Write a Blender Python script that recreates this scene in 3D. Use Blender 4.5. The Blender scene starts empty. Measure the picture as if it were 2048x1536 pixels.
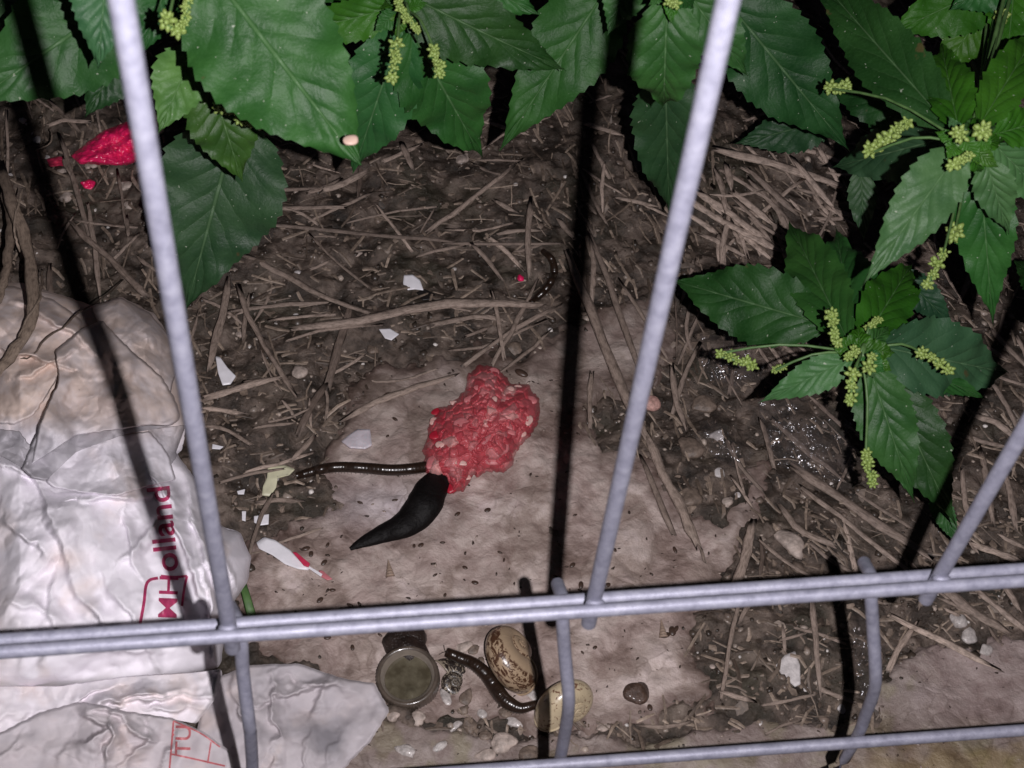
import bpy, math, random
import numpy as np
from mathutils import Vector, Matrix

random.seed(7); rng = np.random.default_rng(7)
SC = bpy.context.scene; COL = SC.collection

# ------------------------------------------------------------------ camera
# optics read off the photograph: pixel units of a 2048 x 1536 frame
W, H, F = 2048.0, 1536.0, 3076.0
nd = np.array([-254.0, 2300.0, F]); nd /= np.linalg.norm(nd)          # world "down" in camera axes (x right, y down, z forward)
CAM_H = 0.647
fw = np.array([0, 0, 1.0]); ey = fw - nd * fw.dot(nd); ey /= np.linalg.norm(ey)   # world +Y in camera axes
ez = -nd; ex = np.cross(ey, ez)
R = np.array([ex, ey, ez])                                            # camera axes -> world
CP = np.array([0, 0, CAM_H])

def ray(px, py):
    return R @ np.array([px - W/2, py - H/2, F]) / F                  # unit depth along the optical axis
def G(px, py, h=0.0):                                                 # point seen at a pixel on the level h
    d = ray(px, py); t = (h - CAM_H) / d[2]
    return CP + d * t
def Cz(px, py, z):                                                    # point seen at a pixel at depth z
    return CP + ray(px, py) * z
def Garr(px, py, h):
    px = np.asarray(px, float); py = np.asarray(py, float)
    d = np.stack([(px - W/2) / F, (py - H/2) / F, np.ones_like(px)], -1) @ R.T
    t = (h - CAM_H) / d[..., 2]
    return CP + d * t[..., None]
def to_px(p):
    q = (np.asarray(p) - CP) @ R
    return q[..., 0] / q[..., 2] * F + W/2, q[..., 1] / q[..., 2] * F + H/2

cam = bpy.data.cameras.new('camera'); co = bpy.data.objects.new('camera', cam); COL.objects.link(co)
M = Matrix.Identity(4)
for i in range(3):
    M[i][0] = R[i, 0]; M[i][1] = -R[i, 1]; M[i][2] = -R[i, 2]; M[i][3] = CP[i]
co.matrix_world = M
cam.sensor_width = 36; cam.lens = 36 * F / W; cam.clip_start = 0.01; cam.clip_end = 60
cam.dof.use_dof = True; cam.dof.focus_distance = 0.79; cam.dof.aperture_fstop = 30
SC.camera = co

# ------------------------------------------------------------------ light: night, one phone flash beside the lens
wd = bpy.data.worlds.new('World'); SC.world = wd; wd.use_nodes = True
bg = wd.node_tree.nodes['Background']; bg.inputs[0].default_value = (0.35, 0.36, 0.5, 1); bg.inputs[1].default_value = 0.022
fl = bpy.data.lights.new('flash', 'POINT'); fl.energy = 18.5; fl.shadow_soft_size = 0.0022; fl.color = (1.0, 0.955, 0.985)
fo = bpy.data.objects.new('flash', fl); COL.objects.link(fo)
fo.location = Vector(CP + R @ np.array([0.034, 0.0015, 0.0]))
SC.view_settings.view_transform = 'Standard'; SC.view_settings.look = 'None'
SC.view_settings.exposure = 0.0; SC.view_settings.gamma = 1.0; SC.view_settings.use_curve_mapping = False
SC.render.engine = 'CYCLES'
SC.cycles.use_denoising = True; SC.cycles.max_bounces = 8; SC.cycles.transparent_max_bounces = 12
SC.cycles.caustics_reflective = False; SC.cycles.caustics_refractive = False

# ------------------------------------------------------------------ numpy noise
def _hash(ix, iy, s):
    n = (ix.astype(np.int64) * 374761393 + iy.astype(np.int64) * 668265263 + s * 974634777) & 0x7fffffff
    n = ((n ^ (n >> 13)) * 1274126177) & 0x7fffffff
    return ((n ^ (n >> 16)) & 0xffff) / 65535.0
def vnoise(x, y, s=0, lin=False):
    ix = np.floor(x); iy = np.floor(y); fx = x - ix; fy = y - iy
    ix = ix.astype(np.int64); iy = iy.astype(np.int64)
    a = _hash(ix, iy, s); b = _hash(ix+1, iy, s); c = _hash(ix, iy+1, s); d = _hash(ix+1, iy+1, s)
    if lin:                                                           # two flat triangles per cell: facets and creases
        lo = a + (b - a) * fx + (d - b) * fy; hi = a + (c - a) * fy + (d - c) * fx
        return np.where(fx > fy, lo, hi)
    fx = fx*fx*(3-2*fx); fy = fy*fy*(3-2*fy)
    return (a*(1-fx)+b*fx)*(1-fy) + (c*(1-fx)+d*fx)*fy
def fbm(x, y, s=0, o=4, lin=False, rot=0.9):
    x = np.asarray(x, float); y = np.asarray(y, float)
    r = np.zeros(np.broadcast(x, y).shape); am = 0.5; tot = 0
    c, n = math.cos(rot), math.sin(rot)
    for k in range(o):
        r = r + am * vnoise(x, y, s + k * 17, lin); tot += am
        x, y = (x*c - y*n) * 2.03 + 5.2, (x*n + y*c) * 2.03 + 1.7; am *= 0.5
    return r / tot
def sdf(px, py, poly):                                                # signed distance in pixels, positive inside
    px = np.asarray(px, float); py = np.asarray(py, float)
    d = np.full(px.shape, 1e9); ins = np.zeros(px.shape, bool); n = len(poly)
    for i in range(n):
        x1, y1 = poly[i]; x2, y2 = poly[(i+1) % n]
        ex_, ey_ = x2-x1, y2-y1
        t = np.clip(((px-x1)*ex_ + (py-y1)*ey_) / (ex_*ex_+ey_*ey_+1e-9), 0, 1)
        d = np.minimum(d, np.hypot(px-x1-t*ex_, py-y1-t*ey_))
        cr = ((y1 > py) != (y2 > py)) & (px < (x2-x1)*(py-y1)/(y2-y1+1e-12)+x1)
        ins ^= cr
    return np.where(ins, d, -d)
def sstep(a, b, x):
    t = np.clip((x-a)/(b-a), 0, 1); return t*t*(3-2*t)

# ------------------------------------------------------------------ object helpers
def link(name, me, m=None, parent=None):
    o = bpy.data.objects.new(name, me); COL.objects.link(o)
    if m is not None and me is not None and len(me.materials) == 0: me.materials.append(m)
    if parent is not None: o.parent = parent
    return o
def mesh(name, v, f, smooth=True, uv=None, col=None):
    me = bpy.data.meshes.new(name)
    v = np.asarray(v, np.float32); f = np.asarray(f)
    me.vertices.add(len(v)); me.vertices.foreach_set('co', v.ravel())
    k = f.shape[1]
    me.loops.add(f.size); me.loops.foreach_set('vertex_index', f.astype(np.int32).ravel())
    me.polygons.add(len(f)); me.polygons.foreach_set('loop_start', np.arange(0, f.size, k, dtype=np.int32))
    me.polygons.foreach_set('loop_total', np.full(len(f), k, np.int32))
    if smooth: me.polygons.foreach_set('use_smooth', np.ones(len(f), bool))
    if uv is not None:
        l = me.uv_layers.new(name='uv'); l.data.foreach_set('uv', np.asarray(uv, np.float32)[f.ravel()].ravel())
    if col is not None:
        a = me.color_attributes.new('tint', 'FLOAT_COLOR', 'POINT')
        c = np.ones((len(v), 4), np.float32); c[:, :col.shape[1]] = col; a.data.foreach_set('color', c.ravel())
    me.update(); me.validate(); return me
def gridf(n, m, wrap=False):                                          # quads of an n x m lattice (row-major), wrap joins the last column
    i = np.arange(n-1)[:, None]; j = np.arange(m if wrap else m-1)[None, :]
    j2 = (j+1) % m
    return np.stack([i*m+j, i*m+j2, (i+1)*m+j2, (i+1)*m+j], -1).reshape(-1, 4)
def empty(name, loc=(0, 0, 0)):
    o = bpy.data.objects.new(name, None); o.location = loc; o.empty_display_size = 0.01; COL.objects.link(o); return o
def tag(o, label, cat, group=None):
    o['label'] = label; o['category'] = cat
    if group: o['group'] = group
    return o
def setkind(o, k): o['kind'] = k; return o
def keep(o, parent):                                                  # parent while the world placement stays
    o.parent = parent; o.matrix_parent_inverse = Matrix.Translation(-Vector(parent.location)); return o
def bake(v, loc): return np.asarray(v) - np.asarray(loc)

def tube_arr(pts, rad, n=10, flat=1.0, up=None, caps=True, knob=None):
    P = np.asarray(pts, float); m = len(P); rad = np.broadcast_to(np.asarray(rad, float), (m,))
    T = np.gradient(P, axis=0); T /= np.linalg.norm(T, axis=1)[:, None] + 1e-12
    u0 = np.array([0, 0, 1.0]) if up is None else np.asarray(up, float)
    S = np.cross(T, u0); bad = np.linalg.norm(S, axis=1) < 1e-3
    S[bad] = np.cross(T[bad], [1.0, 0, 0]); S /= np.linalg.norm(S, axis=1)[:, None]
    N = np.cross(S, T)
    a = np.arange(n) / n * 2 * math.pi
    ring = P[:, None] + rad[:, None, None] * (np.cos(a)[None, :, None] * S[:, None] + flat * np.sin(a)[None, :, None] * N[:, None])
    v = ring.reshape(-1, 3); f = gridf(m, n, True)
    if caps:
        v = np.vstack([v, P[0], P[-1]]); c0, c1 = m*n, m*n+1
        j = np.arange(n); j2 = (j+1) % n
        f = np.vstack([f, np.stack([np.full(n, c0), j2, j, j], -1)[:, [0, 1, 2, 2]], np.stack([np.full(n, c1), (m-1)*n+j, (m-1)*n+j2, (m-1)*n+j2], -1)])
    return v, f
def fixtri(f): return f
def mesh_mixed(name, v, f, **k):                                      # quads with a doubled last corner become triangles
    tri = f[:, 2] == f[:, 3]
    me = bpy.data.meshes.new(name)
    me.from_pydata([tuple(map(float, p)) for p in v], [], [tuple(q[:3]) if t else tuple(q) for q, t in zip(f.tolist(), tri)])
    if k.get('smooth', True): me.polygons.foreach_set('use_smooth', np.ones(len(f), bool))
    me.update(); return me
def mesh_litter(name, v, f, col):
    tri = f[:, 2] == f[:, 3]; me = bpy.data.meshes.new(name); me.from_pydata(v.tolist(), [], [q[:3] if t else q for q, t in zip(f.tolist(), tri.tolist())])
    a = me.color_attributes.new('tint', 'FLOAT_COLOR', 'POINT'); c = np.ones((len(v), 4), np.float32); c[:, :3] = col; a.data.foreach_set('color', c.ravel()); me.update(); return me
def smooth_path(pts, n):
    P = np.asarray(pts, float); k = len(P)
    if k == 2: t = np.linspace(0, 1, n)[:, None]; return P[0]*(1-t)+P[1]*t
    out = []
    ts = np.linspace(0, k-1-1e-6, n)
    Q = np.vstack([2*P[0]-P[1], P, 2*P[-1]-P[-2]])
    for t in ts:
        i = int(t); x = t-i; a, b, c, d = Q[i], Q[i+1], Q[i+2], Q[i+3]
        out.append(0.5*((2*b)+(c-a)*x+(2*a-5*b+4*c-d)*x*x+(3*b-a-3*c+d)*x**3))
    return np.array(out)

# ------------------------------------------------------------------ materials
class NT:
    def __init__(s, name):
        s.m = bpy.data.materials.new(name); s.m.use_nodes = True; s.t = s.m.node_tree; s.t.nodes.clear()
        s.out = s.t.nodes.new('ShaderNodeOutputMaterial'); s.p = s.t.nodes.new('ShaderNodeBsdfPrincipled')
        s.t.links.new(s.p.outputs[0], s.out.inputs[0])
    def n(s, ty, **kw):
        o = s.t.nodes.new(ty)
        for k, v in kw.items():
            if k.startswith('i_'):
                o.inputs[int(k[2:]) if k[2:].isdigit() else k[2:].replace('_', ' ')].default_value = v
            else: setattr(o, k, v)
        return o
    def l(s, a, b): s.t.links.new(a, b)
    def noise(s, scale, detail=6, rough=0.6, vec=None, dist=0.0):
        o = s.n('ShaderNodeTexNoise'); o.inputs['Scale'].default_value = scale; o.inputs['Detail'].default_value = detail
        o.inputs['Roughness'].default_value = rough; o.inputs['Distortion'].default_value = dist
        s.l(vec if vec is not None else s.pos(), o.inputs['Vector']); return o.outputs['Fac']
    def pos(s):
        if not hasattr(s, '_g'): s._g = s.n('ShaderNodeTexCoord')
        return s._g.outputs['Object']
    def ramp(s, fac, stops):
        o = s.n('ShaderNodeValToRGB'); e = o.color_ramp.elements
        while len(e) < len(stops): e.new(0.5)
        for k, (p, c) in enumerate(stops):
            e[k].position = p; e[k].color = (*c, 1) if len(c) == 3 else c
        s.l(fac, o.inputs[0]); return o.outputs[0]
    def math(s, op, a, b=None, c=None, clamp=False):
        o = s.n('ShaderNodeMath', operation=op); o.use_clamp = clamp
        for k, x in enumerate((a, b, c)):
            if x is None: continue
            if isinstance(x, (int, float)): o.inputs[k].default_value = x
            else: s.l(x, o.inputs[k])
        return o.outputs[0]
    def mix(s, fac, a, b, mode='MIX'):
        o = s.n('ShaderNodeMix', data_type='RGBA', blend_type=mode)
        for k, x in ((0, fac), (6, a), (7, b)):
            if isinstance(x, (int, float)): o.inputs[k].default_value = x
            elif isinstance(x, tuple): o.inputs[k].default_value = (*x, 1) if len(x) == 3 else x
            else: s.l(x, o.inputs[k])
        return o.outputs[2]
    def attr(s, name='tint'):
        o = s.n('ShaderNodeAttribute', attribute_name=name); return o.outputs['Color'], o.outputs['Alpha']
    def bump(s, h, strength=0.5, dist=0.001, nrm=None):
        o = s.n('ShaderNodeBump'); o.inputs['Strength'].default_value = strength; o.inputs['Distance'].default_value = dist
        s.l(h, o.inputs['Height'])
        if nrm is not None: s.l(nrm, o.inputs['Normal'])
        s.l(o.outputs[0], s.p.inputs['Normal']); return o.outputs[0]
    def base(s, c):
        if isinstance(c, tuple): s.p.inputs['Base Color'].default_value = (*c, 1)
        else: s.l(c, s.p.inputs['Base Color'])
    def set(s, **k):
        for a, v in k.items():
            i = s.p.inputs[a.replace('_', ' ')]
            if isinstance(v, (int, float)): i.default_value = v
            else: s.l(v, i)

def m_soil():
    s = NT('wet_soil'); a = s.noise(60, 8, 0.65); b = s.noise(420, 6, 0.7); c = s.noise(22, 3)
    col = s.ramp(a, [(0.34, (0.014, 0.010, 0.007)), (0.48, (0.055, 0.040, 0.031)), (0.6, (0.15, 0.112, 0.09)), (0.74, (0.30, 0.24, 0.20))])
    col = s.mix(s.math('MULTIPLY', s.ramp(b, [(0.55, (0, 0, 0)), (0.72, (1, 1, 1))]), 0.55), col, (0.16, 0.125, 0.10))
    col = s.mix(s.ramp(c, [(0.5, (0, 0, 0)), (0.7, (0.5, 0.5, 0.5))]), col, (0.05, 0.046, 0.026))
    s.base(col); s.set(Roughness=s.math('MULTIPLY_ADD', s.noise(150), 0.5, 0.25))
    s.bump(s.math('ADD', s.math('MULTIPLY', a, 0.5), b), 0.9, 0.0016); return s.m
def m_slab():
    s = NT('weathered_slab'); tc, al = s.attr(); a = s.noise(38, 7, 0.65, dist=0.4); b = s.noise(170, 6, 0.7); c = s.noise(700, 4, 0.7)
    col = s.ramp(a, [(0.3, (0.21, 0.15, 0.13)), (0.42, (0.38, 0.29, 0.262)), (0.56, (0.51, 0.42, 0.38)), (0.7, (0.64, 0.53, 0.505))])
    v = s.n('ShaderNodeTexVoronoi', feature='DISTANCE_TO_EDGE'); v.inputs['Scale'].default_value = 95
    mixv = s.n('ShaderNodeVectorMath', operation='ADD'); nz = s.n('ShaderNodeTexNoise'); nz.inputs['Scale'].default_value = 40; s.l(s.pos(), nz.inputs['Vector'])
    sc = s.n('ShaderNodeVectorMath', operation='SCALE'); sc.inputs['Scale'].default_value = 0.03; s.l(nz.outputs['Color'], sc.inputs[0])
    s.l(s.pos(), mixv.inputs[0]); s.l(sc.outputs[0], mixv.inputs[1]); s.l(mixv.outputs[0], v.inputs['Vector'])
    col = s.mix(s.math('MULTIPLY', s.ramp(b, [(0.55, (0, 0, 0)), (0.7, (1, 1, 1))]), 0.45), col, (0.26, 0.18, 0.145))
    col = s.mix(s.math('MULTIPLY', s.ramp(c, [(0.62, (0, 0, 0)), (0.7, (1, 1, 1))]), 0.22), col, (0.10, 0.066, 0.05))
    v2 = s.n('ShaderNodeTexVoronoi'); v2.inputs['Scale'].default_value = 95; s.l(mixv.outputs[0], v2.inputs['Vector']); sc2 = s.n('ShaderNodeSeparateColor'); s.l(v2.outputs['Color'], sc2.inputs[0])
    mk = s.ramp(s.noise(30, 4), [(0.42, (0, 0, 0)), (0.6, (1, 1, 1))])
    col = s.mix(s.math('MULTIPLY', s.math('MULTIPLY', sc2.outputs[0], mk), 0.5), col, (0.24, 0.18, 0.155))
    col = s.mix(s.math('MULTIPLY', s.ramp(v.outputs['Distance'], [(0.0, (1, 1, 1)), (0.09, (0, 0, 0))]), s.math('MULTIPLY', mk, 0.4)), col, (0.15, 0.105, 0.085))
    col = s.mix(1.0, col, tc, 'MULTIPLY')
    s.base(col); s.set(Roughness=s.math('MULTIPLY_ADD', b, 0.55, 0.22)); s.p.inputs['Specular IOR Level'].default_value = 0.45
    h = s.math('ADD', s.math('MULTIPLY', a, 1.4), s.math('ADD', s.math('MULTIPLY', b, .55), s.math('ADD', s.math('MULTIPLY', c, 0.15), s.math('MULTIPLY', v.outputs['Distance'], .5))))
    s.bump(h, 0.7, 0.0026); return s.m
def m_straw():
    s = NT('dry_straw'); oi = s.n('ShaderNodeObjectInfo'); uvn = s.n('ShaderNodeTexCoord')
    mp = s.n('ShaderNodeMapping'); mp.inputs['Scale'].default_value = (9, 1.2, 1); s.l(uvn.outputs['UV'], mp.inputs[0])
    a = s.noise(2.2, 6, 0.7, mp.outputs[0]); b = s.noise(240, 4)
    col = s.mix(1.0, oi.outputs['Color'], s.ramp(a, [(0.3, (0.32, 0.28, 0.25)), (0.5, (0.85, 0.82, 0.8)), (0.75, (1.2, 1.15, 1.1))]), 'MULTIPLY')
    col = s.mix(s.math('MULTIPLY', s.ramp(b, [(0.5, (0, 0, 0)), (0.65, (1, 1, 1))]), 0.45), col, (0.07, 0.05, 0.038))
    s.base(col); s.set(Roughness=0.55); s.bump(a, 0.8, 0.0008); return s.m
def m_strawstuff():
    s = NT('straw_litter'); tc, al = s.attr(); a = s.noise(300, 5, 0.7)
    s.base(s.mix(1.0, tc, s.ramp(a, [(0.35, (0.45, 0.42, 0.4)), (0.65, (1.1, 1.08, 1.05))]), 'MULTIPLY')); s.set(Roughness=0.6); s.bump(a, 0.6, 0.0006); return s.m
def m_leaf():
    s = NT('leaf_green'); uv = s.n('ShaderNodeTexCoord').outputs['UV']; sp = s.n('ShaderNodeSeparateXYZ'); s.l(uv, sp.inputs[0])
    au = s.math('ABSOLUTE', s.math('MULTIPLY_ADD', sp.outputs[0], 2.0, -1.0)); t = sp.outputs[1]
    nz = s.noise(90, 4, 0.6)
    q = s.math('MULTIPLY', s.math('POWER', au, 0.75), 0.26)
    ph = s.math('MULTIPLY_ADD', s.math('SUBTRACT', t, q), 8.5, s.math('MULTIPLY', nz, 0.5))
    fr = s.math('ABSOLUTE', s.math('MULTIPLY_ADD', s.math('FRACT', ph), 2.0, -1.0))                # 1 at the vein
    vein = s.ramp(fr, [(0.9, (0, 0, 0)), (0.99, (1, 1, 1))])
    vein = s.math('MULTIPLY', vein, s.ramp(au, [(0.0, (1, 1, 1)), (0.85, (0, 0, 0))]))
    mid = s.ramp(au, [(0.0, (1, 1, 1)), (0.016, (0.8, 0.8, 0.8)), (0.036, (0, 0, 0))])
    oi = s.n('ShaderNodeObjectInfo')
    n2 = s.noise(45, 3); n3 = s.noise(900, 3, 0.6)
    col = s.mix(1.0, oi.outputs['Color'], s.ramp(n2, [(0.3, (0.62, 0.70, 0.72)), (0.7, (1.45, 1.28, 1.3))]), 'MULTIPLY')
    col = s.mix(s.math('MULTIPLY', s.ramp(n3, [(0.45, (0, 0, 0)), (0.7, (1, 1, 1))]), 0.25), col, s.mix(0.3, col, (0.08, 0.18, 0.07)))
    light = s.mix(0.32, oi.outputs['Color'], (0.20, 0.32, 0.16))
    col = s.mix(s.math('MULTIPLY', vein, 0.26), col, light)
    col = s.mix(s.math('MULTIPLY', mid, 0.75), col, light)
    bs = s.noise(70, 3, 0.6); col = s.mix(s.math('MULTIPLY', s.ramp(bs, [(0.70, (0, 0, 0)), (0.74, (1, 1, 1))]), 0.7), col, (0.075, 0.05, 0.02))
    spk = s.noise(650, 1, 0.3); col = s.mix(s.math('MULTIPLY', s.ramp(spk, [(0.77, (0, 0, 0)), (0.79, (1, 1, 1))]), 0.6), col, (0.35, 0.38, 0.3))
    s.base(col); s.set(Roughness=s.math('MULTIPLY_ADD', n2, 0.3, 0.34)); s.p.inputs['Specular IOR Level'].default_value = 0.22
    quilt = s.math('MULTIPLY', s.math('SUBTRACT', 1.0, s.math('POWER', fr, 2.0)), s.ramp(au, [(0.0, (1, 1, 1)), (0.95, (0, 0, 0))]))
    hgt = s.math('ADD', s.math('MULTIPLY', quilt, 1.0), s.math('ADD', s.math('MULTIPLY', n3, 0.22), s.math('MULTIPLY', mid, -0.8)))
    s.bump(s.math('ADD', hgt, s.math('MULTIPLY', s.noise(190, 4, .6), 0.9)), 0.55, 0.0011); return s.m
def m_flower():
    s = NT('flower_bud'); a = s.noise(700, 3)
    s.base(s.ramp(a, [(0.35, (0.13, 0.21, 0.04)), (0.6, (0.29, 0.38, 0.10)), (0.78, (0.50, 0.54, 0.24))])); s.set(Roughness=0.5); return s.m
def m_stem():
    s = NT('green_stem'); a = s.noise(200, 3); s.base(s.ramp(a, [(0.3, (0.05, 0.11, 0.03)), (0.7, (0.10, 0.19, 0.06))])); s.set(Roughness=0.5); return s.m
def m_wire():
    s = NT('galvanised_wire'); a = s.noise(1200, 5, 0.75); b = s.noise(260, 6, 0.7); c = s.noise(60, 3)
    col = s.ramp(b, [(0.3, (0.18, 0.18, 0.235)), (0.5, (0.26, 0.26, 0.33)), (0.7, (0.34, 0.34, 0.41))])
    col = s.mix(s.math('MULTIPLY', s.ramp(a, [(0.5, (0, 0, 0)), (0.7, (1, 1, 1))]), 0.4), col, (0.22, 0.22, 0.27))
    s.base(col); s.set(Metallic=0.25, Roughness=s.math('MULTIPLY_ADD', c, 0.3, 0.36)); s.p.inputs['Specular IOR Level'].default_value = 0.45; s.bump(s.math('ADD', a, b), 0.28, 0.0004); return s.m
def m_film(name, alpha, white=(0.86, 0.82, 0.88), dirtc=(0.72, 0.57, 0.49), rough=0.34):
    s = NT(name); tc, al = s.attr(); a = s.noise(70, 6, 0.65); b = s.noise(500, 4, 0.7)
    sp = s.n('ShaderNodeSeparateColor'); s.l(tc, sp.inputs[0])
    d = s.math('MULTIPLY', s.math('ADD', sp.outputs[0], s.math('MULTIPLY', s.math('SUBTRACT', a, 0.5), s.math('MULTIPLY_ADD', sp.outputs[0], 1.8, 0.25))), 1.0, clamp=True)
    col = s.mix(d, white, dirtc)
    col = s.mix(s.math('MULTIPLY', s.ramp(b, [(0.62, (0, 0, 0)), (0.75, (1, 1, 1))]), s.math('MULTIPLY', d, 0.4)), col, (0.2, 0.14, 0.10))
    col = s.mix(sp.outputs[1], col, (0.30, 0.285, 0.31)); s.base(col); s.set(Roughness=s.math('MULTIPLY_ADD', a, 0.35, 0.42)); s.p.inputs['Specular IOR Level'].default_value = 0.14
    n = s.noise(45, 4, 0.45, dist=1.5); cre = None
    for k_, sc_ in enumerate((34, 85)):
        w_ = s.n('ShaderNodeTexNoise'); w_.inputs['Scale'].default_value = 30; s.l(s.pos(), w_.inputs['Vector'])
        q_ = s.n('ShaderNodeVectorMath', operation='MULTIPLY_ADD'); q_.inputs[1].default_value = (.03, .03, .03); s.l(w_.outputs['Color'], q_.inputs[0]); s.l(s.pos(), q_.inputs[2])
        vv = s.n('ShaderNodeTexVoronoi', feature='DISTANCE_TO_EDGE'); vv.inputs['Scale'].default_value = sc_; s.l(q_.outputs[0], vv.inputs['Vector'])
        c_ = s.math('MULTIPLY', s.ramp(vv.outputs['Distance'], [(0.0, (0, 0, 0)), (0.10, (1, 1, 1))]), .5 if k_ else 1.0); cre = c_ if cre is None else s.math('ADD', cre, c_)
    s.bump(s.math('ADD', n, s.math('MULTIPLY', cre, s.math('MULTIPLY', s.noise(18, 2), .6))), 0.2, 0.0012)
    if alpha < 1: s.set(Alpha=s.math('MULTIPLY_ADD', s.math('ADD', d, s.noise(50)), 0.25, alpha, clamp=True))
    else: s.p.inputs['Transmission Weight'].default_value = 0.0
    return s.m
def m_clear():
    s = NT('clear_film'); n = s.noise(16, 2, 0.5, dist=1.0); s.base((0.4, 0.38, 0.38)); s.set(Roughness=0.12, Alpha=0.16)
    s.p.inputs['Specular IOR Level'].default_value = 1.0; s.bump(n, 0.5, 0.002)
    g = s.n('ShaderNodeBsdfGlossy'); g.inputs['Roughness'].default_value = 0.16; g.inputs['Color'].default_value = (0.9, 0.9, 0.95, 1)
    tr = s.n('ShaderNodeBsdfTransparent'); tr.inputs[0].default_value = (0.93, 0.92, 0.92, 1)
    fr = s.n('ShaderNodeFresnel'); fr.inputs[0].default_value = 1.6; bp = [x for x in s.t.nodes if x.type == 'BUMP'][0]
    s.l(bp.outputs[0], g.inputs['Normal']); s.l(bp.outputs[0], fr.inputs['Normal'])
    mx = s.n('ShaderNodeMixShader'); mx.inputs[0].default_value = 0.10; s.l(tr.outputs[0], mx.inputs[1]); s.l(g.outputs[0], mx.inputs[2])
    m2 = s.n('ShaderNodeMixShader'); m2.inputs[0].default_value = 0.035; s.l(mx.outputs[0], m2.inputs[1]); s.l(s.p.outputs[0], m2.inputs[2]); s.p.inputs['Alpha'].default_value = 1
    s.l(m2.outputs[0], s.out.inputs[0]); return s.m
def m_plain(name, c, rough=0.5, var=0.3, scale=200, bump=0.3, dist=0.0006, spec=0.5, metal=0.0, sss=0.0, coat=0.0):
    s = NT(name); a = s.noise(scale, 5, 0.65)
    lo = tuple(x*(1-var) for x in c); hi = tuple(min(1, x*(1+var)) for x in c)
    s.base(s.ramp(a, [(0.3, lo), (0.7, hi)])); s.set(Roughness=rough, Metallic=metal); s.p.inputs['Specular IOR Level'].default_value = spec
    if bump: s.bump(a, bump, dist)
    if sss: s.p.inputs['Subsurface Weight'].default_value = sss; s.p.inputs['Subsurface Radius'].default_value = (0.003, 0.001, 0.001); s.p.inputs['Subsurface Scale'].default_value = 1.0
    if coat: s.p.inputs['Coat Weight'].default_value = coat; s.p.inputs['Coat Roughness'].default_value = 0.12
    return s.m
def m_tint(name, rough=0.5, spec=0.5, sss=0.0, scale=300, bump=0.3, dist=0.0006, coat=0.0):
    s = NT(name); tc, al = s.attr(); a = s.noise(scale, 5, 0.65)
    s.base(s.mix(1.0, tc, s.ramp(a, [(0.3, (0.72, 0.7, 0.7)), (0.7, (1.15, 1.15, 1.15))]), 'MULTIPLY')); s.set(Roughness=rough); s.p.inputs['Specular IOR Level'].default_value = spec
    if bump: s.bump(a, bump, dist)
    if sss: s.p.inputs['Subsurface Weight'].default_value = sss; s.p.inputs['Subsurface Radius'].default_value = (0.002, 0.0008, 0.0006); s.p.inputs['Subsurface Scale'].default_value = 1.0
    if coat: s.p.inputs['Coat Weight'].default_value = coat; s.p.inputs['Coat Roughness'].default_value = 0.15
    return s.m
SOIL, SLAB, STRAW, STRAWS, LEAF, FLOWER, STEM, WIRE = m_soil(), m_slab(), m_straw(), m_strawstuff(), m_leaf(), m_flower(), m_stem(), m_wire()
FILM = m_film('white_film', 1.0); FILM2 = m_film('thin_film', 0.6, (0.74, 0.69, 0.73)); CLEAR = m_clear()
PRINT = m_plain('red_print', (0.44, 0.045, 0.13), 0.4, 0.4); PRINT2 = m_plain('faded_red_print', (0.45, 0.12, 0.13), 0.5, 0.2)

# ------------------------------------------------------------------ ground
SLAB_MAIN = [(640, 930), (690, 860), (700, 790), (760, 735), (850, 725), (950, 705), (1075, 715), (1130, 650), (1180, 625), (1260, 600), (1335, 615), (1350, 690), (1300, 770),
             (1230, 770), (1180, 800), (1170, 870), (1215, 920), (1290, 905), (1325, 960), (1370, 1020), (1450, 1040), (1500, 960), (1545, 915), (1530, 1000), (1485, 1090), (1450, 1150),
             (1420, 1200), (1392, 1250), (1388, 1300), (1418, 1340), (1432, 1405), (1330, 1418), (1240, 1430), (1180, 1450), (1100, 1450), (930, 1440), (800, 1420), (700, 1380), (560, 1300), (470, 1290),
             (470, 1180), (500, 1110), (575, 1060), (690, 1010)]
SLAB_LOW = [(-200, 1500), (300, 1480), (640, 1470), (790, 1450), (900, 1462), (1000, 1492), (1110, 1478), (1250, 1485), (1330, 1500), (1400, 1470), (1500, 1448), (1620, 1462), (1700, 1445), (1765, 1465), (1750, 1380),
            (1800, 1322), (1850, 1292), (1960, 1300), (2060, 1285), (2400, 1280), (2400, 1800), (-200, 1800)]
def slabmask(px, py):
    wx = (fbm(px/45, py/45, 3) - .5) * 60; wy = (fbm(px/45, py/45, 9) - .5) * 60
    f = (fbm(px/14, py/14, 21) - .5) * 26
    a = sdf(px+wx, py+wy, SLAB_MAIN) + f; b = sdf(px+wx*.6, py+wy*.6, SLAB_LOW) + f
    return a, b
def h_soil(x, y, px=None, py=None):
    if px is None: px, py = to_px(np.stack([x, y, np.zeros_like(x)], -1))
    a, b = slabmask(px, py)
    m = np.maximum(a, b)
    h = (fbm(x/0.04, y/0.04, 31) - .5) * 0.016 + (fbm(x/0.007, y/0.007, 37, 5) - .5) * 0.0085
    h = h + 0.0022 - 0.0095 * sstep(-12, 34, m) - 0.004 * sstep(-120, -20, -np.abs(m))
    crev = sstep(1420, 1470, py) * sstep(1720, 1560, px)                # the wet crack between the slabs sinks
    return h - 0.004 * crev * (1 - sstep(-10, 20, m))
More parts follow.
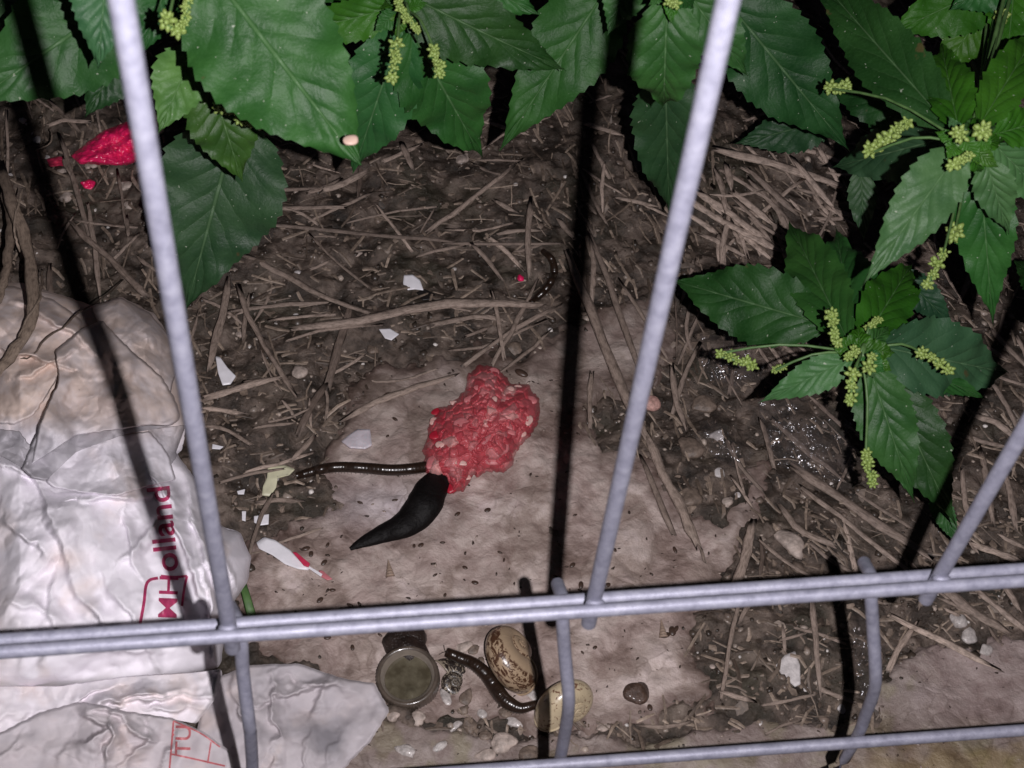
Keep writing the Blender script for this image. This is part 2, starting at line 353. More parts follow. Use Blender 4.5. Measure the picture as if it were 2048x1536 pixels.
def h_main(x, y):
    px, py = to_px(np.stack([x, y, np.zeros_like(x)], -1))
    a, b = slabmask(px, py)
    h = 0.0002 + (fbm(x/0.03, y/0.03, 51) - .5) * 0.0042 + (fbm(x/0.0075, y/0.0075, 57, 4) - .5) * 0.0034
    return h - 0.010 * (1 - sstep(-34, 4, a)) - 0.02 * (1 - sstep(-80, -30, a))
def h_low(x, y):
    px, py = to_px(np.stack([x, y, np.zeros_like(x)], -1))
    a, b = slabmask(px, py)
    h = 0.001 + (fbm(x/0.03, y/0.03, 71) - .5) * 0.005 + (fbm(x/0.005, y/0.005, 77, 4) - .5) * 0.0015
    return h - 0.010 * (1 - sstep(-30, 4, b)) - 0.02 * (1 - sstep(-80, -30, b))
def hg(x, y):                                                          # top of whatever the ground is there
    x = np.atleast_1d(np.asarray(x, float)); y = np.atleast_1d(np.asarray(y, float))
    return np.maximum(np.maximum(h_soil(x, y), h_main(x, y)), h_low(x, y))
def onground(px, py, dz=0.0):
    p = G(px, py, 0); h = 0
    for _ in range(2): h = float(hg(p[0], p[1])[0]); p = G(px, py, h)
    return G(px, py, h + dz)
def onground_arr(px, py, dz=0.0):
    p = Garr(px, py, np.zeros(len(px)))
    for _ in range(2): h = hg(p[:, 0], p[:, 1]); p = Garr(px, py, h)
    return Garr(px, py, h + dz)

c4 = [G(*c) for c in ((-60, -60), (2108, -60), (2108, 1596), (-60, 1596))]
gx0, gx1 = min(p[0] for p in c4), max(p[0] for p in c4); gy0, gy1 = min(p[1] for p in c4), max(p[1] for p in c4)
def axis(a, b, step, far):
    core = np.arange(a, b, step); k = np.cumsum(step * 1.28 ** np.arange(1, 36)); k = k[k < far]
    return np.concatenate([(a - k)[::-1], core, core[-1] + k])
X = axis(gx0, gx1, 0.00135, 12); Y = axis(gy0, gy1, 0.00135, 12)
xx, yy = np.meshgrid(X, Y)
hz = h_soil(xx, yy)
me = mesh('soil', np.stack([xx, yy, hz], -1).reshape(-1, 3), gridf(len(Y), len(X)))
setkind(link('ground', me, SOIL), 'structure')
def slab(name, hf, xr, yr, fun_tint, step=0.0012):
    x = np.arange(*xr, step); y = np.arange(*yr, step); xx, yy = np.meshgrid(x, y); z = hf(xx, yy)
    px, py = to_px(np.stack([xx, yy, z], -1)); t = fun_tint(px, py, xx, yy)
    f = gridf(len(y), len(x)); zz = z.ravel(); keepf = zz[f].max(1) > -0.0125
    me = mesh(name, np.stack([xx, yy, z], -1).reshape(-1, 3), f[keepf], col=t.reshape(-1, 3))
    return setkind(link(name, me, SLAB), 'structure')
def rng_of(poly):
    P = np.array([G(*p) for p in poly]); return (P[:, 0].min()-.01, P[:, 0].max()+.01), (P[:, 1].min()-.01, P[:, 1].max()+.01)
def tint_main(px, py, x, y):
    a, b = slabmask(px, py)
    t = np.ones(px.shape + (3,))
    pat = fbm(px/60, py/60, 91, 5)
    stain = np.array([0.62, 0.58, 0.55]); d = sstep(0.48, 0.62, pat)[..., None] * 0.85
    t = t*(1-d) + t*stain*d
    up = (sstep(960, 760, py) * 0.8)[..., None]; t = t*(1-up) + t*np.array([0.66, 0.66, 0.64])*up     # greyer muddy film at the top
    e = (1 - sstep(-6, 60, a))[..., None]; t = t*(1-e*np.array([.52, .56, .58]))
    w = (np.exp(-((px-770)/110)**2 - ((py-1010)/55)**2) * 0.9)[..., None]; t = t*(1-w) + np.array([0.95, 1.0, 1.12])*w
    return t
def tint_low(px, py, x, y):
    t = np.ones(px.shape + (3,)) * np.array([0.60, 0.60, 0.60])
    m = (sstep(1465, 1520, py + (fbm(px/40, py/40, 5)-.5)*90) * sstep(1600, 1820, px))[..., None]
    t = t*(1-m) + np.array([0.50, 0.46, 0.30])*m
    g = (sstep(0.5, 0.64, fbm(px/70, py/70, 15)) * 0.6)[..., None]; t = t*(1-g) + t*np.array([0.8, 0.86, 0.6])*g
    r = (sstep(1780, 1900, px) * sstep(1480, 1420, py))[..., None]; t = t*(1-r) + np.array([0.66, 0.64, 0.66])*r
    return t
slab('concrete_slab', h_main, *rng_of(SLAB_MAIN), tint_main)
xr, yr = rng_of(SLAB_LOW)
slab('stone_edging', h_low, xr, yr, tint_low, 0.0014)

# ------------------------------------------------------------------ straw
def straw_mesh(path, w, seed, n=7, seg=6):
    r_ = random.Random(seed); P = smooth_path(path, seg)
    L = np.linalg.norm(P[-1]-P[0])
    P[1:-1] += (np.array([[r_.uniform(-1, 1), r_.uniform(-1, 1), r_.uniform(-.3, .5)] for _ in range(seg-2)])) * min(L*0.008, 0.0006)
    rad = w/2 * np.array([r_.uniform(.8, 1.08) for _ in range(seg)]); rad[0] *= r_.uniform(.45, .95); rad[-1] *= r_.uniform(.3, .9)
    v, f = tube_arr(P, rad, n, flat=0.38, caps=True)
    m = seg*n
    jit = np.array([[r_.uniform(-1, 1) for _ in range(3)] for _ in range(len(v))]) * w * 0.06; v = v + jit
    d = (P[-1]-P[0])/L
    for k in range(n): v[k] -= d*w*r_.uniform(-.2, .9); v[m-n+k] += d*w*r_.uniform(-.2, 1.2)      # torn ends
    uv = np.zeros((len(v), 2)); uv[:m, 0] = np.tile(np.arange(n)/n, seg); uv[:m, 1] = np.repeat(np.linspace(0, L/0.012, seg), n) + seed*.37
    return v, f, uv
def add_straw(pxs, w_px, tone, lift=0.002, name='straw', seed=0, seg=6, label=None, z=None):
    pts = [onground(x, y, 0) for x, y in pxs]
    wm = w_px * 0.000263 * 0.92
    hh = [p[2] + wm*.3 + lift + (0 if z is None else z[i]) for i, p in enumerate(pts)]
    tl = np.linspace(0, 1, len(hh)); lin = hh[0]*(1-tl) + hh[-1]*tl; lin = lin + max(0, float(np.max(np.array(hh)-lin)))*.55; hh = .25*np.array(hh) + .75*lin
    P = [G(x, y, h) for (x, y), h in zip(pxs, hh)]
    c = np.mean(P, axis=0); v, f, uv = straw_mesh([p - c for p in P], wm, seed, seg=seg)
    me = mesh_mixed(name, v, f); l = me.uv_layers.new(name='uv')
    li = np.zeros(len(me.loops), np.int32); me.loops.foreach_get('vertex_index', li); l.data.foreach_set('uv', uv[li].astype(np.float32).ravel())
    o = link(name, me, STRAW); o.location = c
    a, b = np.array([0.10, 0.072, 0.058]), np.array([0.64, 0.52, 0.445])
    k = a*(1-tone) + b*tone; k = k * random.uniform(.88, 1.12); o.color = (*k, 1)
    return o
ST = [  # traced pieces: points, width in px, tone, own label
 ([(600, 655), (700, 645), (860, 612), (980, 603), (1070, 614)], 27, .62, 'thick pale split stalk lying across the soil above the meat', 'stalk'),
 ([(870, 650), (960, 632), (1000, 640), (1003, 644)], 17, .6, 'short split stalk just under the thick pale stalk', 'stalk'),
 ([(540, 640), (610, 633), (670, 630)], 9, .7, None, 0), ([(460, 622), (560, 610), (650, 606)], 13, .55, None, 0),
 ([(575, 682), (650, 660), (760, 650)], 9, .55, None, 0), ([(475, 505), (560, 545), (640, 590), (735, 625)], 15, .5, 'long brown stalk slanting down from the dark leaf tip to the thick stalk', 'stalk'),
 ([(620, 468), (665, 515), (735, 572)], 7, .5, None, 0), ([(525, 418), (600, 415), (680, 414)], 15, .6, 'flat beige stalk beside the large dark drooping leaf', 'stalk'),
 ([(648, 380), (690, 365), (728, 345)], 19, .9, 'short bright cut straw under the tip of the largest leaf', 'stalk'), ([(618, 442), (690, 410), (745, 385)], 10, .65, None, 0),
 ([(540, 382), (600, 378), (655, 376)], 11, .5, None, 0), ([(695, 446), (780, 425), (872, 414)], 8, .65, None, 0), ([(870, 416), (855, 440), (842, 462)], 5, .6, None, 0),
 ([(858, 462), (920, 415), (1040, 322)], 14, .62, 'straight slanting stalk pointing to the tips of the two middle leaves', 'stalk'),
 ([(480, 440), (620, 458), (780, 472), (900, 484)], 13, .36, 'long dark stalk lying level across the soil', 'stalk'), ([(890, 486), (1000, 488), (1118, 486)], 10, .5, None, 0),
 ([(838, 512), (880, 500), (925, 492)], 9, .62, None, 0), ([(945, 488), (975, 520), (1000, 555)], 11, .5, None, 0), ([(1062, 398), (1056, 470), (1060, 552)], 17, .5, 'upright flat stalk left of the middle fence shadow', 'stalk'),
 ([(456, 560), (440, 650), (418, 735)], 19, .5, 'flat grey-brown blade beside the left fence wire', 'stalk'), ([(478, 572), (500, 640), (545, 715), (592, 790)], 13, .42, 'dark crooked twig reaching down past the white pebble', 'twig'),
 ([(412, 795), (480, 775), (556, 756)], 18, .82, 'pale cut straw under the white triangular shard', 'stalk'), ([(405, 816), (440, 820), (484, 827)], 13, .82, None, 0),
 ([(405, 852), (450, 858), (498, 888)], 10, .6, None, 0), ([(655, 752), (690, 735), (725, 712)], 9, .78, None, 0), ([(700, 612), (680, 680), (655, 770)], 20, .22, 'thick dark stick standing out of the litter above the pale shard', 'twig'),
 ([(650, 770), (622, 815), (600, 862)], 17, .2, None, 0), ([(690, 838), (760, 800), (830, 775), (905, 752)], 17, .55, 'pale flat stalk on the slab left of the meat', 'stalk'),
 ([(718, 752), (760, 764), (820, 756), (872, 738)], 7, .66, None, 0), ([(930, 730), (1010, 670), (1120, 612)], 12, .5, None, 0), ([(985, 728), (1030, 650), (1075, 560)], 12, .46, None, 0),
 ([(900, 700), (980, 690), (1090, 640)], 9, .5, None, 0), ([(1000, 745), (1060, 700), (1100, 660)], 9, .45, None, 0),
 ([(618, 798), (620, 825), (622, 852)], 7, .8, None, 0), ([(648, 770), (655, 800), (650, 842)], 7, .6, None, 0), ([(445, 965), (500, 948), (565, 938)], 8, .5, None, 0),
 ([(540, 1090), (590, 1075), (640, 1058)], 8, .55, None, 0), ([(545, 988), (520, 1040), (498, 1110)], 10, .3, None, 0), ([(510, 855), (545, 850), (590, 846)], 9, .5, None, 0),
 ([(515, 1005), (560, 1000), (600, 1003)], 12, .45, None, 0), ([(523, 700), (538, 745), (562, 780)], 5, .6, None, 0), ([(565, 800), (580, 820), (590, 835)], 8, .7, None, 0),
 ([(1135, 505), (1190, 640), (1250, 790), (1300, 885)], 23, .40, 'long dark flat stalk crossing under the middle fence wire', 'stalk'), ([(1292, 868), (1330, 950), (1365, 1020), (1392, 1085)], 25, .56, 'broad brown stalk with a splintered end lying on the slab', 'stalk'),
 ([(1385, 1070), (1400, 1092), (1408, 1120)], 7, .5, None, 0), ([(1283, 915), (1310, 980), (1345, 1062)], 13, .36, 'dark narrow stalk beside the broad brown splintered one', 'stalk'),
 ([(1180, 470), (1225, 580), (1290, 770)], 15, .36, None, 0), ([(1240, 560), (1290, 640), (1335, 720)], 10, .45, None, 0), ([(1345, 735), (1352, 800), (1372, 855)], 15, .48, None, 0),
 ([(1398, 690), (1370, 750), (1345, 832)], 12, .44, None, 0), ([(1350, 598), (1353, 650), (1352, 712)], 5, .15, None, 0), ([(1402, 618), (1380, 670), (1358, 725)], 9, .5, None, 0), ([(1380, 610), (1372, 660), (1384, 700)], 10, .5, None, 0),
 ([(1168, 338), (1205, 365), (1252, 392)], 7, .75, None, 0), ([(1236, 396), (1275, 404), (1310, 412)], 13, .85, None, 0), ([(1286, 410), (1312, 420), (1338, 434)], 9, .85, None, 0),
 ([(1440, 300), (1560, 332), (1681, 372)], 29, .95, 'broad bright straw below the pale low leaf at the top right', 'stalk'), ([(1395, 385), (1450, 420), (1545, 490)], 24, .92, 'bright chopped straw ending beside the dark leaf, in the right straw heap', 'stalk'),
 ([(1470, 388), (1500, 410), (1535, 440)], 20, .85, None, 0), ([(1500, 360), (1545, 410), (1600, 470)], 17, .5, None, 0), ([(1440, 440), (1500, 470), (1552, 498)], 22, .88, None, 0),
 ([(1398, 468), (1440, 485), (1486, 512)], 15, .85, None, 0), ([(1440, 520), (1455, 495), (1472, 474)], 9, .95, None, 0), ([(1595, 378), (1620, 384), (1648, 392)], 11, .6, None, 0),
 ([(1655, 345), (1685, 350), (1722, 346)], 11, .85, None, 0), ([(1375, 398), (1410, 420), (1450, 446)], 20, .88, None, 0), ([(1480, 465), (1505, 485), (1535, 512)], 19, .9, None, 0),
 ([(1430, 340), (1445, 380), (1450, 420)], 16, .6, None, 0), ([(1500, 340), (1540, 380), (1585, 420)], 20, .45, None, 0), ([(1370, 425), (1410, 450), (1430, 465)], 18, .92, None, 0), ([(1540, 440), (1570, 470), (1590, 480)], 14, .6, None, 0),
 ([(1175, 248), (1205, 258), (1242, 268)], 17, .75, None, 0), ([(1180, 205), (1205, 196), (1222, 190)], 7, .7, None, 0), ([(1185, 290), (1200, 320), (1215, 350)], 12, .65, None, 0),
 ([(1516, 668), (1545, 700), (1572, 738)], 11, .62, None, 0), ([(1545, 664), (1570, 692), (1604, 722)], 11, .66, None, 0), ([(1498, 662), (1520, 700), (1550, 742)], 9, .6, None, 0), ([(1575, 668), (1595, 690), (1615, 705)], 10, .6, None, 0),
 ([(1618, 790), (1650, 820), (1684, 852)], 12, .55, None, 0), ([(1545, 838), (1610, 900), (1680, 955)], 17, .42, None, 0), ([(1590, 935), (1700, 1010), (1850, 1105)], 24, .48, 'broad dark stalk running down right towards the fence wires', 'stalk'),
 ([(1604, 975), (1700, 1050), (1812, 1138)], 14, .66, 'narrow pale stalk alongside the broad dark one', 'stalk'), ([(1690, 1000), (1750, 1040), (1810, 1082)], 12, .55, None, 0), ([(1520, 840), (1535, 880), (1545, 930)], 12, .45, None, 0),
 ([(1712, 985), (1780, 1030), (1830, 1060)], 9, .5, None, 0), ([(1560, 1010), (1600, 1060), (1660, 1085)], 17, .55, None, 0),
 ([(1945, 1088), (1995, 1105), (2044, 1124)], 20, .85, 'short broad pale straw just above the right end of the wires', 'stalk'), ([(1520, 1080), (1580, 1130), (1640, 1160)], 10, .5, None, 0), ([(1620, 1085), (1660, 1120), (1715, 1150)], 10, .45, None, 0),
 ([(1788, 1234), (1880, 1280), (1996, 1338)], 15, 1.0, 'bright slender straw lying on the grey stone at the lower right', 'stalk'), ([(1778, 1338), (1800, 1295), (1832, 1248)], 13, .75, 'short straw leaning under the bright slender one', 'stalk'),
 ([(1950, 1178), (2000, 1220), (2060, 1268)], 15, .6, None, 0), ([(1890, 1180), (1950, 1225), (2012, 1262)], 22, .4, None, 0), ([(2010, 1175), (2025, 1195), (2035, 1215)], 14, .6, None, 0), ([(1880, 1196), (1915, 1212), (1945, 1228)], 10, .55, None, 0),
 ([(1890, 1218), (1902, 1224), (1916, 1230)], 9, .85, None, 0), ([(1624, 1195), (1632, 1290), (1640, 1385)], 13, .5, 'upright grey-brown stalk below the wires, right of the white shard', 'stalk'), ([(1505, 1045), (1492, 1110), (1470, 1172)], 22, .52, 'frayed upright bundle stalk meeting the wires at the slab edge', 'stalk'),
 ([(1482, 1190), (1462, 1280), (1442, 1395)], 10, .42, None, 0), ([(1500, 1185), (1496, 1210), (1480, 1240)], 12, .5, None, 0), ([(1590, 1256), (1640, 1268), (1690, 1288)], 8, .65, None, 0), ([(1636, 1376), (1665, 1388), (1702, 1402)], 11, .65, None, 0),
 ([(1528, 1410), (1570, 1402), (1625, 1390)], 8, .62, None, 0), ([(1448, 1385), (1470, 1392), (1502, 1400)], 12, .75, None, 0), ([(1560, 1280), (1580, 1275), (1605, 1268)], 7, .5, None, 0),
 ([(1950, 832), (2000, 850), (2060, 905)], 20, .72, None, 0), ([(1935, 872), (1970, 885), (2010, 893)], 14, .6, None, 0), ([(1900, 640), (1950, 680), (2010, 715)], 12, .6, None, 0), ([(1985, 660), (2010, 690), (2060, 740)], 14, .55, None, 0),
 ([(1960, 900), (1975, 960), (1985, 1040)], 16, .5, None, 0), ([(2000, 930), (2020, 980), (2030, 1050)], 16, .45, None, 0), ([(1925, 940), (1930, 1000), (1945, 1050)], 14, .55, None, 0), ([(2000, 1070), (2020, 1082), (2050, 1095)], 12, .65, None, 0),
 ([(145, 448), (200, 500), (262, 560), (290, 590)], 16, .36, 'brown stalk slanting behind the left fence wire towards the bag', 'stalk'), ([(175, 410), (185, 470), (200, 600)], 12, .5, None, 0), ([(118, 268), (145, 350), (178, 470)], 13, .42, None, 0),
 ([(150, 440), (200, 448), (270, 455)], 8, .6, None, 0), ([(225, 520), (255, 490), (275, 470)], 9, .55, None, 0), ([(100, 250), (130, 240), (170, 245)], 16, .6, None, 0), ([(235, 340), (245, 400), (252, 450)], 8, .4, None, 0),
 ([(806, 290), (815, 315), (822, 330)], 17, .5, None, 0), ([(768, 322), (800, 308), (840, 290)], 14, .85, None, 0), ([(960, 320), (1000, 320), (1035, 322)], 9, .6, None, 0),
]
def straw_label(x, y, w, L, tone, a=0.0):
    a = a % 180; d_ = 'level ' if a < 15 or a > 165 else ('upright ' if 70 < a < 110 else ('falling ' if a < 70 else 'rising '))
    c = 'pale' if tone > .62 else ('brown' if tone > .38 else 'dark brown'); n_ = 'long' if L > 110 else ('short' if L < 62 else 'thin'); k = 'flat ' if w > 12 else ''
    if y > 1170: p = 'in the dark hollow below the wires' if 1380 < x < 1760 else ('near the right end of the wires' if x >= 1760 else 'on the ground below the wires')
    elif x < 330: p = 'among the pebbles left of the left fence wire' if y < 430 else 'at the upper edge of the plastic bag'
    elif x < 560: p = 'between the left fence wire and the dark twigs' if y > 560 else 'under the large drooping leaf'
    elif x < 1090: p = 'just below the middle leaves' if y < 420 else ('above the thick pale stalk' if y < 600 else ('between the thick pale stalk and the meat' if y < 800 else 'beside the millipede at the slab edge'))
    elif x < 1360: p = 'between the middle fence shadow and its wire' if y > 480 else 'under the puckered bright leaf'
    elif x < 1740 and y < 540: p = 'in the bright straw heap among the right-hand weeds'
    elif y < 800: p = 'under the spreading lower right weed' if x < 1900 else 'at the right edge under the largest weed'
    else: p = 'by the clear plastic film' if x < 1700 and y < 960 else 'below the lower right weed, above the wires'
    return f'{n_} {d_}{k}{c} straw {p}'
SG = 'dry straw and stalks lying loose on the soil'
for k, (pts, w, tone, lab, nm) in enumerate(ST):
    o = add_straw(pts, w, tone, 0.0022, nm if nm else 'straw', seed=k+1, seg=8 if len(pts) > 3 or w > 18 else 6)
    xm, ym = np.mean([q[0] for q in pts]), np.mean([q[1] for q in pts]); tag(o, lab or straw_label(xm, ym, w, math.dist(pts[0], pts[-1]), tone, math.degrees(math.atan2(pts[-1][1]-pts[0][1], pts[-1][0]-pts[0][0]))), 'twig' if nm == 'twig' else 'straw', SG)
SOILREG = lambda x, y: max(float(slabmask(np.array([x]), np.array([y]))[0][0]), float(slabmask(np.array([x]), np.array([y]))[1][0]))
def angle_at(x, y):
    r = random.random()
    if y > 1150: return random.gauss(15, 50)
    if x > 1480: return random.gauss(42, 20) if r < .8 else random.uniform(0, 180)
    if x > 1070: return random.gauss(65, 18) if r < .85 else random.uniform(0, 180)
    if x < 330: return random.gauss(70, 35)
    if x < 560 and y > 600: return random.gauss(95, 40) if r < .5 else random.gauss(-8, 15)
    return random.gauss(-10, 22) if r < .6 else random.gauss(50, 40)
BAGR = [(-80, 560), (200, 590), (340, 640), (370, 860), (500, 1060), (500, 1250), (780, 1400), (640, 1600), (-80, 1600)]
N_IND = 290 - len(ST); cnt = 0; batch_v, batch_f, batch_c, off = [], [], [], 0
def straw_site():
    while True:
        x = random.uniform(-40, 2088); y = random.uniform(-20, 1500)
        m = SOILREG(x, y)
        if m > 12 and random.random() > .015: continue
        if m > -5 and random.random() > .5: continue
        if float(sdf(np.array([x]), np.array([y]), BAGR)[0]) > -5: continue
        return x, y
for k in range(N_IND):
    x, y = straw_site()
    if k % 5 == 0: x, y = random.uniform(1380, 1690), random.uniform(300, 510)
    a = math.radians(angle_at(x, y)); L = random.choice([40, 60, 80, 110, 150]) * random.uniform(.7, 1.2)
    heap = 1360 < x < 1720 and 280 < y < 520
    w = random.uniform(6, 15) * (1.2 if heap else 1); tone = random.uniform(.6, .98) if heap else min(1, max(.1, random.gauss(.52, .2)))
    dx, dy = math.cos(a)*L/2, math.sin(a)*L/2; b = random.uniform(-.08, .08)*L
    o = add_straw([(x-dx, y-dy), (x - math.sin(a)*b, y + math.cos(a)*b), (x+dx, y+dy)], w, tone, random.uniform(.0, .003), seed=1000+k, seg=5)
    tag(o, straw_label(x, y, w, L, tone, math.degrees(a)), 'straw', SG)
def batch_add(v, f, c):
    global off
    batch_v.append(v); batch_f.append(f+off); batch_c.append(np.tile(c, (len(v), 1))); off += len(v)
# the fine litter nobody could count, all in one object
sx, sy = [], []
while len(sx) < 3000:
    x = rng.uniform(-60, 2108, 4000); y = rng.uniform(-60, 1560, 4000); a, b = slabmask(x, y); m = np.maximum(a, b)
    ok = (m < rng.uniform(-25, 14, 4000)) & (sdf(x, y, BAGR) < -4); ok &= ~((py_ := y) > 1500)
    sx += list(x[ok]); sy += list(y[ok])
sx = np.array(sx[:3000]); sy = np.array(sy[:3000])
ang = np.radians([angle_at(a, b) for a, b in zip(sx, sy)]); LL = rng.uniform(14, 85, 3000) * rng.uniform(.5, 1, 3000); ww = rng.uniform(2, 8, 3000)
e1 = onground_arr(sx-np.cos(ang)*LL/2, sy-np.sin(ang)*LL/2); e2 = onground_arr(sx+np.cos(ang)*LL/2, sy+np.sin(ang)*LL/2)
lf = rng.uniform(-.0006, .0022, (3000, 2))
for k in range(3000):
    p = e1[k].copy(); q = e2[k].copy(); p[2] += lf[k, 0]; q[2] += lf[k, 1]; mid = (p+q)/2 + rng.normal(0, .0006, 3) + [0, 0, .0004]
    r = ww[k]*0.000263*.46
    v, f = tube_arr([p, mid, q], [r, r*1.1, r*.7], 5, flat=.45, caps=False)
    t = min(1, max(0, rng.normal(.52, .25))); c = np.array([0.075, 0.053, 0.04])*(1-t) + np.array([0.42, 0.335, 0.27])*t
    batch_add(v, f, c)
NF = 1700; fx, fy = rng.uniform(-60, 2108, NF*4), rng.uniform(-60, 1560, NF*4); fa, fb = slabmask(fx, fy)
okf = (np.maximum(fa, fb) < 6) & (sdf(fx, fy, BAGR) < 2); fx, fy = fx[okf][:NF], fy[okf][:NF]; FP = onground_arr(fx, fy, .0006)
for k in range(len(fx)):                                               # flat bits of bark and rotten leaf
    n_ = 7; th_ = np.sort(rng.uniform(0, 6.28, n_)); r0 = rng.uniform(3, 11)*.000263*(1.6 if rng.random() < .1 else 1); e_ = rng.uniform(.35, 1); q0 = rng.uniform(0, 3.14)
    u_ = np.cos(th_)*r0*rng.uniform(.7, 1.2, n_); v_ = np.sin(th_)*r0*e_*rng.uniform(.7, 1.2, n_); c_, s_ = math.cos(q0), math.sin(q0); tl_ = rng.normal(0, .3, 2)
    x_, y_ = u_*c_-v_*s_, u_*s_+v_*c_; top_ = np.stack([x_, y_, x_*tl_[0]+y_*tl_[1]+.0002], -1)+FP[k]; cen_ = FP[k]+[0, 0, .0004]; j_ = np.arange(n_)
    vv_ = np.vstack([top_, top_-[0, 0, .0005], cen_]); ff_ = np.vstack([np.stack([j_, (j_+1) % n_, (j_+1) % n_ + n_, j_+n_], -1), np.stack([j_, (j_+1) % n_, np.full(n_, 2*n_), np.full(n_, 2*n_)], -1)[:, [0, 1, 2, 2]]])
    t = rng.random(); batch_add(vv_, ff_, np.array([.045, .032, .024])*(1-t) + np.array([.30, .235, .19])*t)
me = mesh_litter('litter', np.vstack(batch_v), np.vstack(batch_f), col=np.vstack(batch_c))
setkind(tag(link('straw_litter', me, STRAWS), 'matted fine straw litter and rootlets over the dark wet soil', 'litter'), 'stuff')

# ------------------------------------------------------------------ crumbs, pebbles
def blob(seed, sub=2, rough=.25, flat=.6, elong=1.0, facet=False):
    import bmesh
    bm = bmesh.new(); bmesh.ops.create_icosphere(bm, subdivisions=sub, radius=1)
    r_ = np.random.default_rng(seed); v = np.array([x.co[:] for x in bm.verts]); f = np.array([[q.index for q in p.verts] for p in bm.faces]); bm.free()
    n = np.zeros(len(v))
    for _ in range(15 if facet else 7):
        d = r_.normal(size=3); d /= np.linalg.norm(d)
        if facet: n -= np.maximum(0, v@d - r_.uniform(.4, .75)) * .9
        else: n += np.sin(v@d * r_.uniform(1.5, 5) + r_.uniform(0, 6)) * rough/4
    if facet: n = np.maximum(n, -.42)
    v = v * (1+n)[:, None]; v *= np.array([elong, 1, flat]); return v, f
protos = [blob(k, 1, .4, .6, 1.2, k % 2 == 0) for k in range(8)]
cv, cf, cc, co_ = [], [], [], 0
N = 6800; x = rng.uniform(-60, 2108, N*3); y = rng.uniform(-60, 1590, N*3); a, b = slabmask(x, y); m = np.maximum(a, b)
ok = (m < rng.normal(-3, 17, N*3)) & (sdf(x, y, BAGR) < 5); x, y, m = x[ok][:N], y[ok][:N], m[ok][:N]; N = len(x)
P = onground_arr(x, y, -.0002)
for k in range(N):
    v, f = protos[rng.integers(8)]; s = abs(rng.normal(0, 1)) * .0009 + .0004
    th = rng.uniform(0, 6.28); c, sn = math.cos(th), math.sin(th); v = v @ np.array([[c, sn, 0], [-sn, c, 0], [0, 0, 1]]) * s + P[k]
    t = rng.random(); col = np.array([.05, .037, .028]) if t < .5 else (np.array([.17, .13, .105]) if t < .78 else (np.array([.34, .28, .235]) if t < .96 else np.array([.62, .58, .55])))
    cv.append(v); cf.append(f+co_); cc.append(np.tile(col*rng.uniform(.7, 1.3), (len(v), 1))); co_ += len(v)
CRUMB = m_tint('crumbs', .45, coat=.15)
setkind(tag(link('soil_crumbs', mesh('crumbs', np.vstack(cv), np.vstack(cf), smooth=False, col=np.vstack(cc)), CRUMB), 'wet crumbs and grit scattered over the soil', 'grit'), 'stuff')
# seeds and specks on the slab
cv, cf, cc, co_ = [], [], [], 0
x = rng.uniform(480, 2048, 9000); y = rng.uniform(720, 1536, 9000); a, b = slabmask(x, y)
ok = np.maximum(a, b) > 4; ok &= (fbm(x/70, y/70, 44) > rng.uniform(.35, .75, 9000)); x, y, a = x[ok][:330], y[ok][:330], a[ok][:330]; P = onground_arr(x, y, .0003)
for k in range(len(x)):
    v, f = protos[rng.integers(8)]; s = rng.uniform(.0003, .0009); th = rng.uniform(0, 6.28); c, sn = math.cos(th), math.sin(th)
    v = (v*[1.5, .8, .6]) @ np.array([[c, sn, 0], [-sn, c, 0], [0, 0, 1]]) * s + P[k]
    col = np.array([.045, .028, .02]) if rng.random() < .7 else np.array([.35, .28, .24])
    cv.append(v); cf.append(f+co_); cc.append(np.tile(col, (len(v), 1))); co_ += len(v)
setkind(tag(link('slab_grit', mesh('grit', np.vstack(cv), np.vstack(cf), col=np.vstack(cc)), CRUMB), 'tiny brown specks and sand grains on the pale slab', 'grit'), 'stuff')
SEED = m_plain('seed_brown', (.06, .036, .026), .4, .4, bump=.4)
sv, sf = blob(40, 2, .1, .55, 1.7)
seedme = mesh('seed', sv*.00125, sf); seedme.materials.append(SEED)
def seed_label(x, y, s):
    z = 'large' if s > 1.1 else ('tiny' if s < .7 else 'small')
    p = 'beside the striped tag' if x < 690 and y < 1160 else ('left of the meat' if x < 840 and y < 900 else ('above the right shoulder of the meat' if x > 1000 and y < 800 else ('just below the slug' if x < 1010 and 1060 < y < 1140 else ('between the slug and the meat' if x < 1000 and y < 1060 else
        ('on the slab below the bag-side wire joint' if x < 780 else ('just above the wires near the middle fence shadow' if y < 1225 and x < 1400 else 'on the bare slab below the wires'))))))
    return f'{z} dark brown seed {p}'
SEEDP = [(612, 1097, 1.2), (622, 1108, 1), (648, 1125, 1.1), (607, 1128, .9), (655, 1090, .9), (573, 1083, .8), (720, 1005, .9), (790, 1000, .9), (915, 1028, 1), (842, 1090, .9), (828, 1092, .7), (885, 1085, .8), (975, 1020, 1), (1043, 746, 2.2),
         (983, 832, .8), (790, 838, 1), (773, 790, 1.4), (775, 872, .6), (1000, 1105, .8), (950, 1165, 1), (1215, 1170, 1), (1162, 1170, 1.2), (1145, 1130, 1), (1110, 1152, .8), (1150, 1030, .7), (1160, 1180, .7), (1330, 1270, 1.5), (1345, 1262, 1.5), (1352, 1258, 1.2),
         (1350, 1100, 1.2), (1190, 1295, .7), (1165, 1305, .6), (930, 1135, .8), (1300, 1415, 1), (1008, 1120, .7), (665, 1180, .9), (700, 1210, 1), (640, 1200, 1.1), (620, 1235, 1), (680, 1260, 1.3), (590, 1225, .8), (655, 1275, 1), (1230, 1100, .7),
         (705, 1295, .9), (730, 1245, .8), (760, 1270, .8), (1240, 1205, .6), (1270, 1190, .7), (870, 1150, .8), (860, 1210, 1), (890, 1190, .7)]
